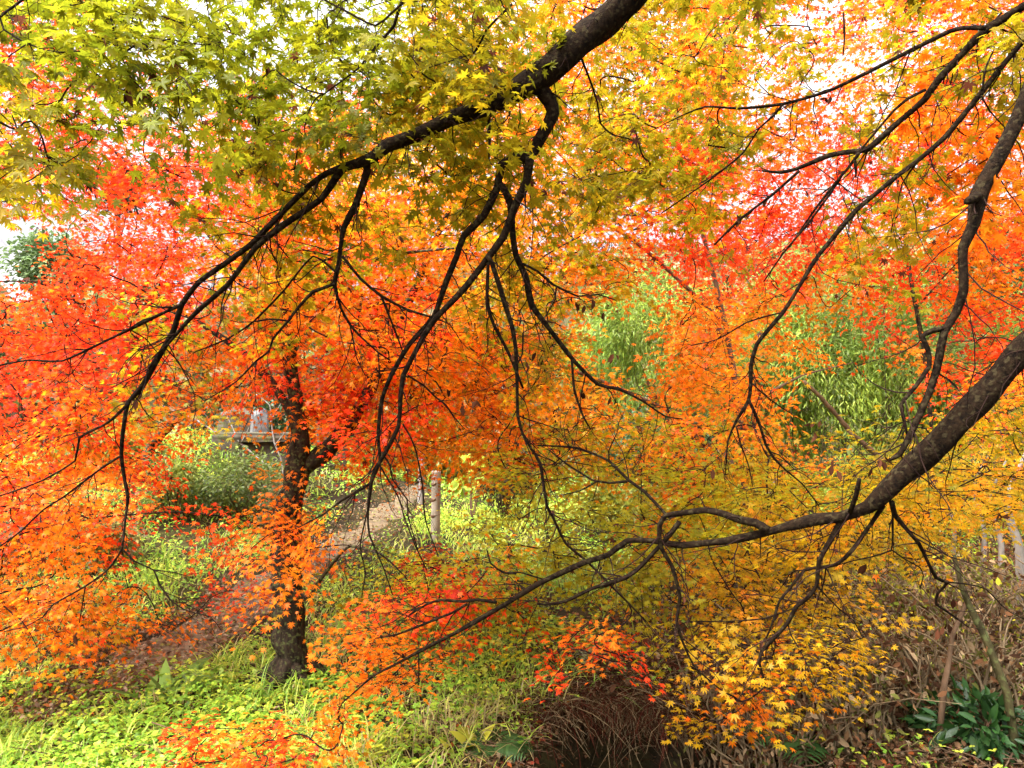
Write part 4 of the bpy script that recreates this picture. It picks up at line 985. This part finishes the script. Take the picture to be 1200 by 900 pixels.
def ground_cover():
    p, px, py, d = scatter(170000, 2.4, 16)
    g = .7 + .45 * nz(p[:, 0], p[:, 1], 1.3, 1.2)
    g = g * (1 - .9 * litter_share(px, py, p[:, 0], p[:, 1])) * (path_dist(p[:, 0], p[:, 1]) > .36)
    g = np.where((py > 790) & (px < 420), g + .4, g * .7) * (slope(p) < .6)
    k = rng.random(len(p)) < g; p, px, py, d = p[k], px[k], py[k], d[k]; n = len(p)
    p = p + np.array([0, 0, 1.0]) * (rng.uniform(.01, .09, n) * (1 + .7 * nz(p[:, 0], p[:, 1], 2, 3) + np.where(d > 6, 1.2, 0)).clip(.1))[:, None]
    pal = np.array([(.25, .44, .035), (.36, .50, .045), (.16, .31, .025), (.46, .52, .05)])
    f = np.clip(.5 + .33 * nz(p[:, 0], p[:, 1], 1.1, 4) + rng.normal(size=n) * .25, 0, .999)
    cl = pal[(f * 4).astype(int)] * rng.uniform(.65, 1.3, (n, 1))
    az = rng.uniform(0, 6.283, n); ax = np.stack([np.cos(az), np.sin(az), rng.uniform(-.3, .5, n)], -1)
    V, T, C = place(LEAF_CLOVER, p, ax, np.array([0, 0, 1.0]) + rng.normal(size=(n, 3)) * .4, rng.uniform(.013, .034, n) * np.maximum(1, d / 7), cl)
    kind(mesh('ground_cover', V, T, M_PLANT, None, C), 'stuff')
ground_cover()

def litter():
    p, px, py, d = scatter(130000, 2.3, 12)
    ls = litter_share(px, py, p[:, 0], p[:, 1]); pd = path_dist(p[:, 0], p[:, 1])
    g = (ls * .95 + .13 + .75 * (pd < .45)) * np.where(slope(p) > .5, .45, 1)
    k = rng.random(len(p)) < g; p, px, py, d, ls, pd = p[k], px[k], py[k], d[k], ls[k], pd[k]; n = len(p)
    p = p + np.array([0, 0, 1.0]) * (.012 + .02 * (pd < .5) + rng.uniform(0, .05, n) * ls)[:, None]
    pal = np.array([(.11, .055, .028), (.20, .11, .055), (.05, .025, .013), (.28, .20, .12), (.36, .10, .03), (.17, .035, .02)])
    pr = np.array([.27, .25, .2, .16, .07, .05])
    cl = pal[rng.choice(6, n, p=pr)] * rng.uniform(.6, 1.4, (n, 1))
    onp = pd < .42; cl[onp] = np.array([(.22, .14, .085), (.12, .065, .035), (.30, .22, .14), (.32, .12, .04), (.20, .2, .05)])[rng.integers(0, 5, onp.sum())] * rng.uniform(.6, 1.2, (onp.sum(), 1))
    az = rng.uniform(0, 6.283, n); ax = np.stack([np.cos(az), np.sin(az), rng.uniform(-.8, .8, n)], -1)
    nr = np.array([0, 0, 1.0]) + rng.normal(size=(n, 3)) * .75
    h = int(n * .55)
    b = Bag(); b.add(*place(LEAF_STAR, p[:h], ax[:h], nr[:h], rng.uniform(.012, .028, h), cl[:h])); b.add(*place(LEAF_OVAL, p[h:], ax[h:], nr[h:], rng.uniform(.018, .045, n - h), cl[h:], 1.2))
    kind(b.build('leaf_litter', M_DRY), 'stuff')
litter()

def dry_grass():
    """withered blades and roots hanging over the dark hollow"""
    n = 5000
    px = rng.uniform(600, 870, n); py = 830 + rng.normal(size=n) * 28 - 18 * ((px - 735) / 130) ** 2
    p = GP(px, py); ok = ~np.isnan(p[:, 0]) & (rng.random(n) < .55 + .6 * nz(p[:, 0], p[:, 1], 2.2, 5)); p = p[ok]; px = px[ok]; py = py[ok]; n = len(p)
    L = rng.uniform(.10, .36, n); az = rng.normal(-1.57, .8, n); dr = np.stack([np.cos(az), np.sin(az), 0 * az], -1)
    u = np.linspace(0, 1, 6); bend = rng.uniform(.6, 1.3, n)
    c = p[:, None] + dr[:, None] * (L[:, None] * bend[:, None] * u ** 1.3)[..., None] + np.array([0, 0, 1.0]) * (L[:, None] * (u * .9 - bend[:, None] * .95 * u ** 2))[..., None] + rng.normal(size=(n, 6, 3)) * .006
    V, T = tubes(c, np.linspace(1, .4, 6)[None] * rng.uniform(.0009, .0034, (n, 1)), 3)
    pal = np.array([(.06, .03, .016), (.13, .08, .04), (.30, .22, .12), (.03, .016, .009), (.12, .03, .02)])
    cl = pal[rng.integers(0, 5, n)] * rng.uniform(.6, 1.3, (n, 1))
    kind(mesh('dry_grass', V, T, M_DRY, None, np.repeat(cl, 18, 0)), 'stuff')
dry_grass()

def fallen_twigs():
    n = 900
    p, px, py, d = scatter(n * 4, 2.6, 9); k = rng.random(len(p)) < litter_share(px, py, p[:, 0], p[:, 1]) * .8; p = p[k]; n = len(p)
    az = rng.uniform(0, 6.283, n); L = rng.uniform(.08, .5, n); u = np.linspace(-.5, .5, 5)
    dr = np.stack([np.cos(az), np.sin(az), rng.normal(size=n) * .25], -1)
    C = p[:, None] + dr[:, None] * (L[:, None] * u)[..., None] + rng.normal(size=(n, 5, 3)) * .012 + [0, 0, .045]
    V, T = tubes(C, np.linspace(1, .5, 5)[None] * rng.uniform(.0015, .005, (n, 1)), 4)
    kind(mesh('fallen_twigs', V, T, M_BROWN, None, None, True), 'stuff')
fallen_twigs()

def far_wood():
    """the wooded slope far behind, one mass of foliage"""
    n = 34000
    d = rng.uniform(17, 44, n); px = rng.uniform(-150, 1350, n)
    x = (px - 600) / F * d; y = d; g = H(x, y)
    lim = np.interp(px, [-150, 60, 250, 420, 700, 900, 1350], [345, 350, 360, 350, 300, 280, 270]) + 22 * np.sin(px * .031) + 12 * np.sin(px * .09 + 1)
    zt = CAM[2] + (480 - lim) / F * d
    hgt = np.minimum(np.maximum(zt - g, .3), 5.0)
    z = g + hgt * rng.random(n) ** .8
    p = np.stack([x, y, z], -1)
    pal = np.array([(.10, .12, .04), (.20, .20, .06), (.28, .24, .12), (.14, .20, .05), (.35, .24, .08)])
    f = np.clip(.5 + .33 * nz(x, y, .35, 1) + rng.normal(size=n) * .2, 0, .999)
    cl = pal[(f * 5).astype(int)] * rng.uniform(.6, 1.4, (n, 1))
    V, T, C = place(LEAF_OVAL, p, rnd_dir(n) + [0, 0, -.3], rnd_dir(n) + [0, -.4, .6], rng.uniform(.3, .6, n), cl, 1.4)
    kind(mesh('far_wood', V, T, M_PLANT, None, C), 'stuff')
far_wood()
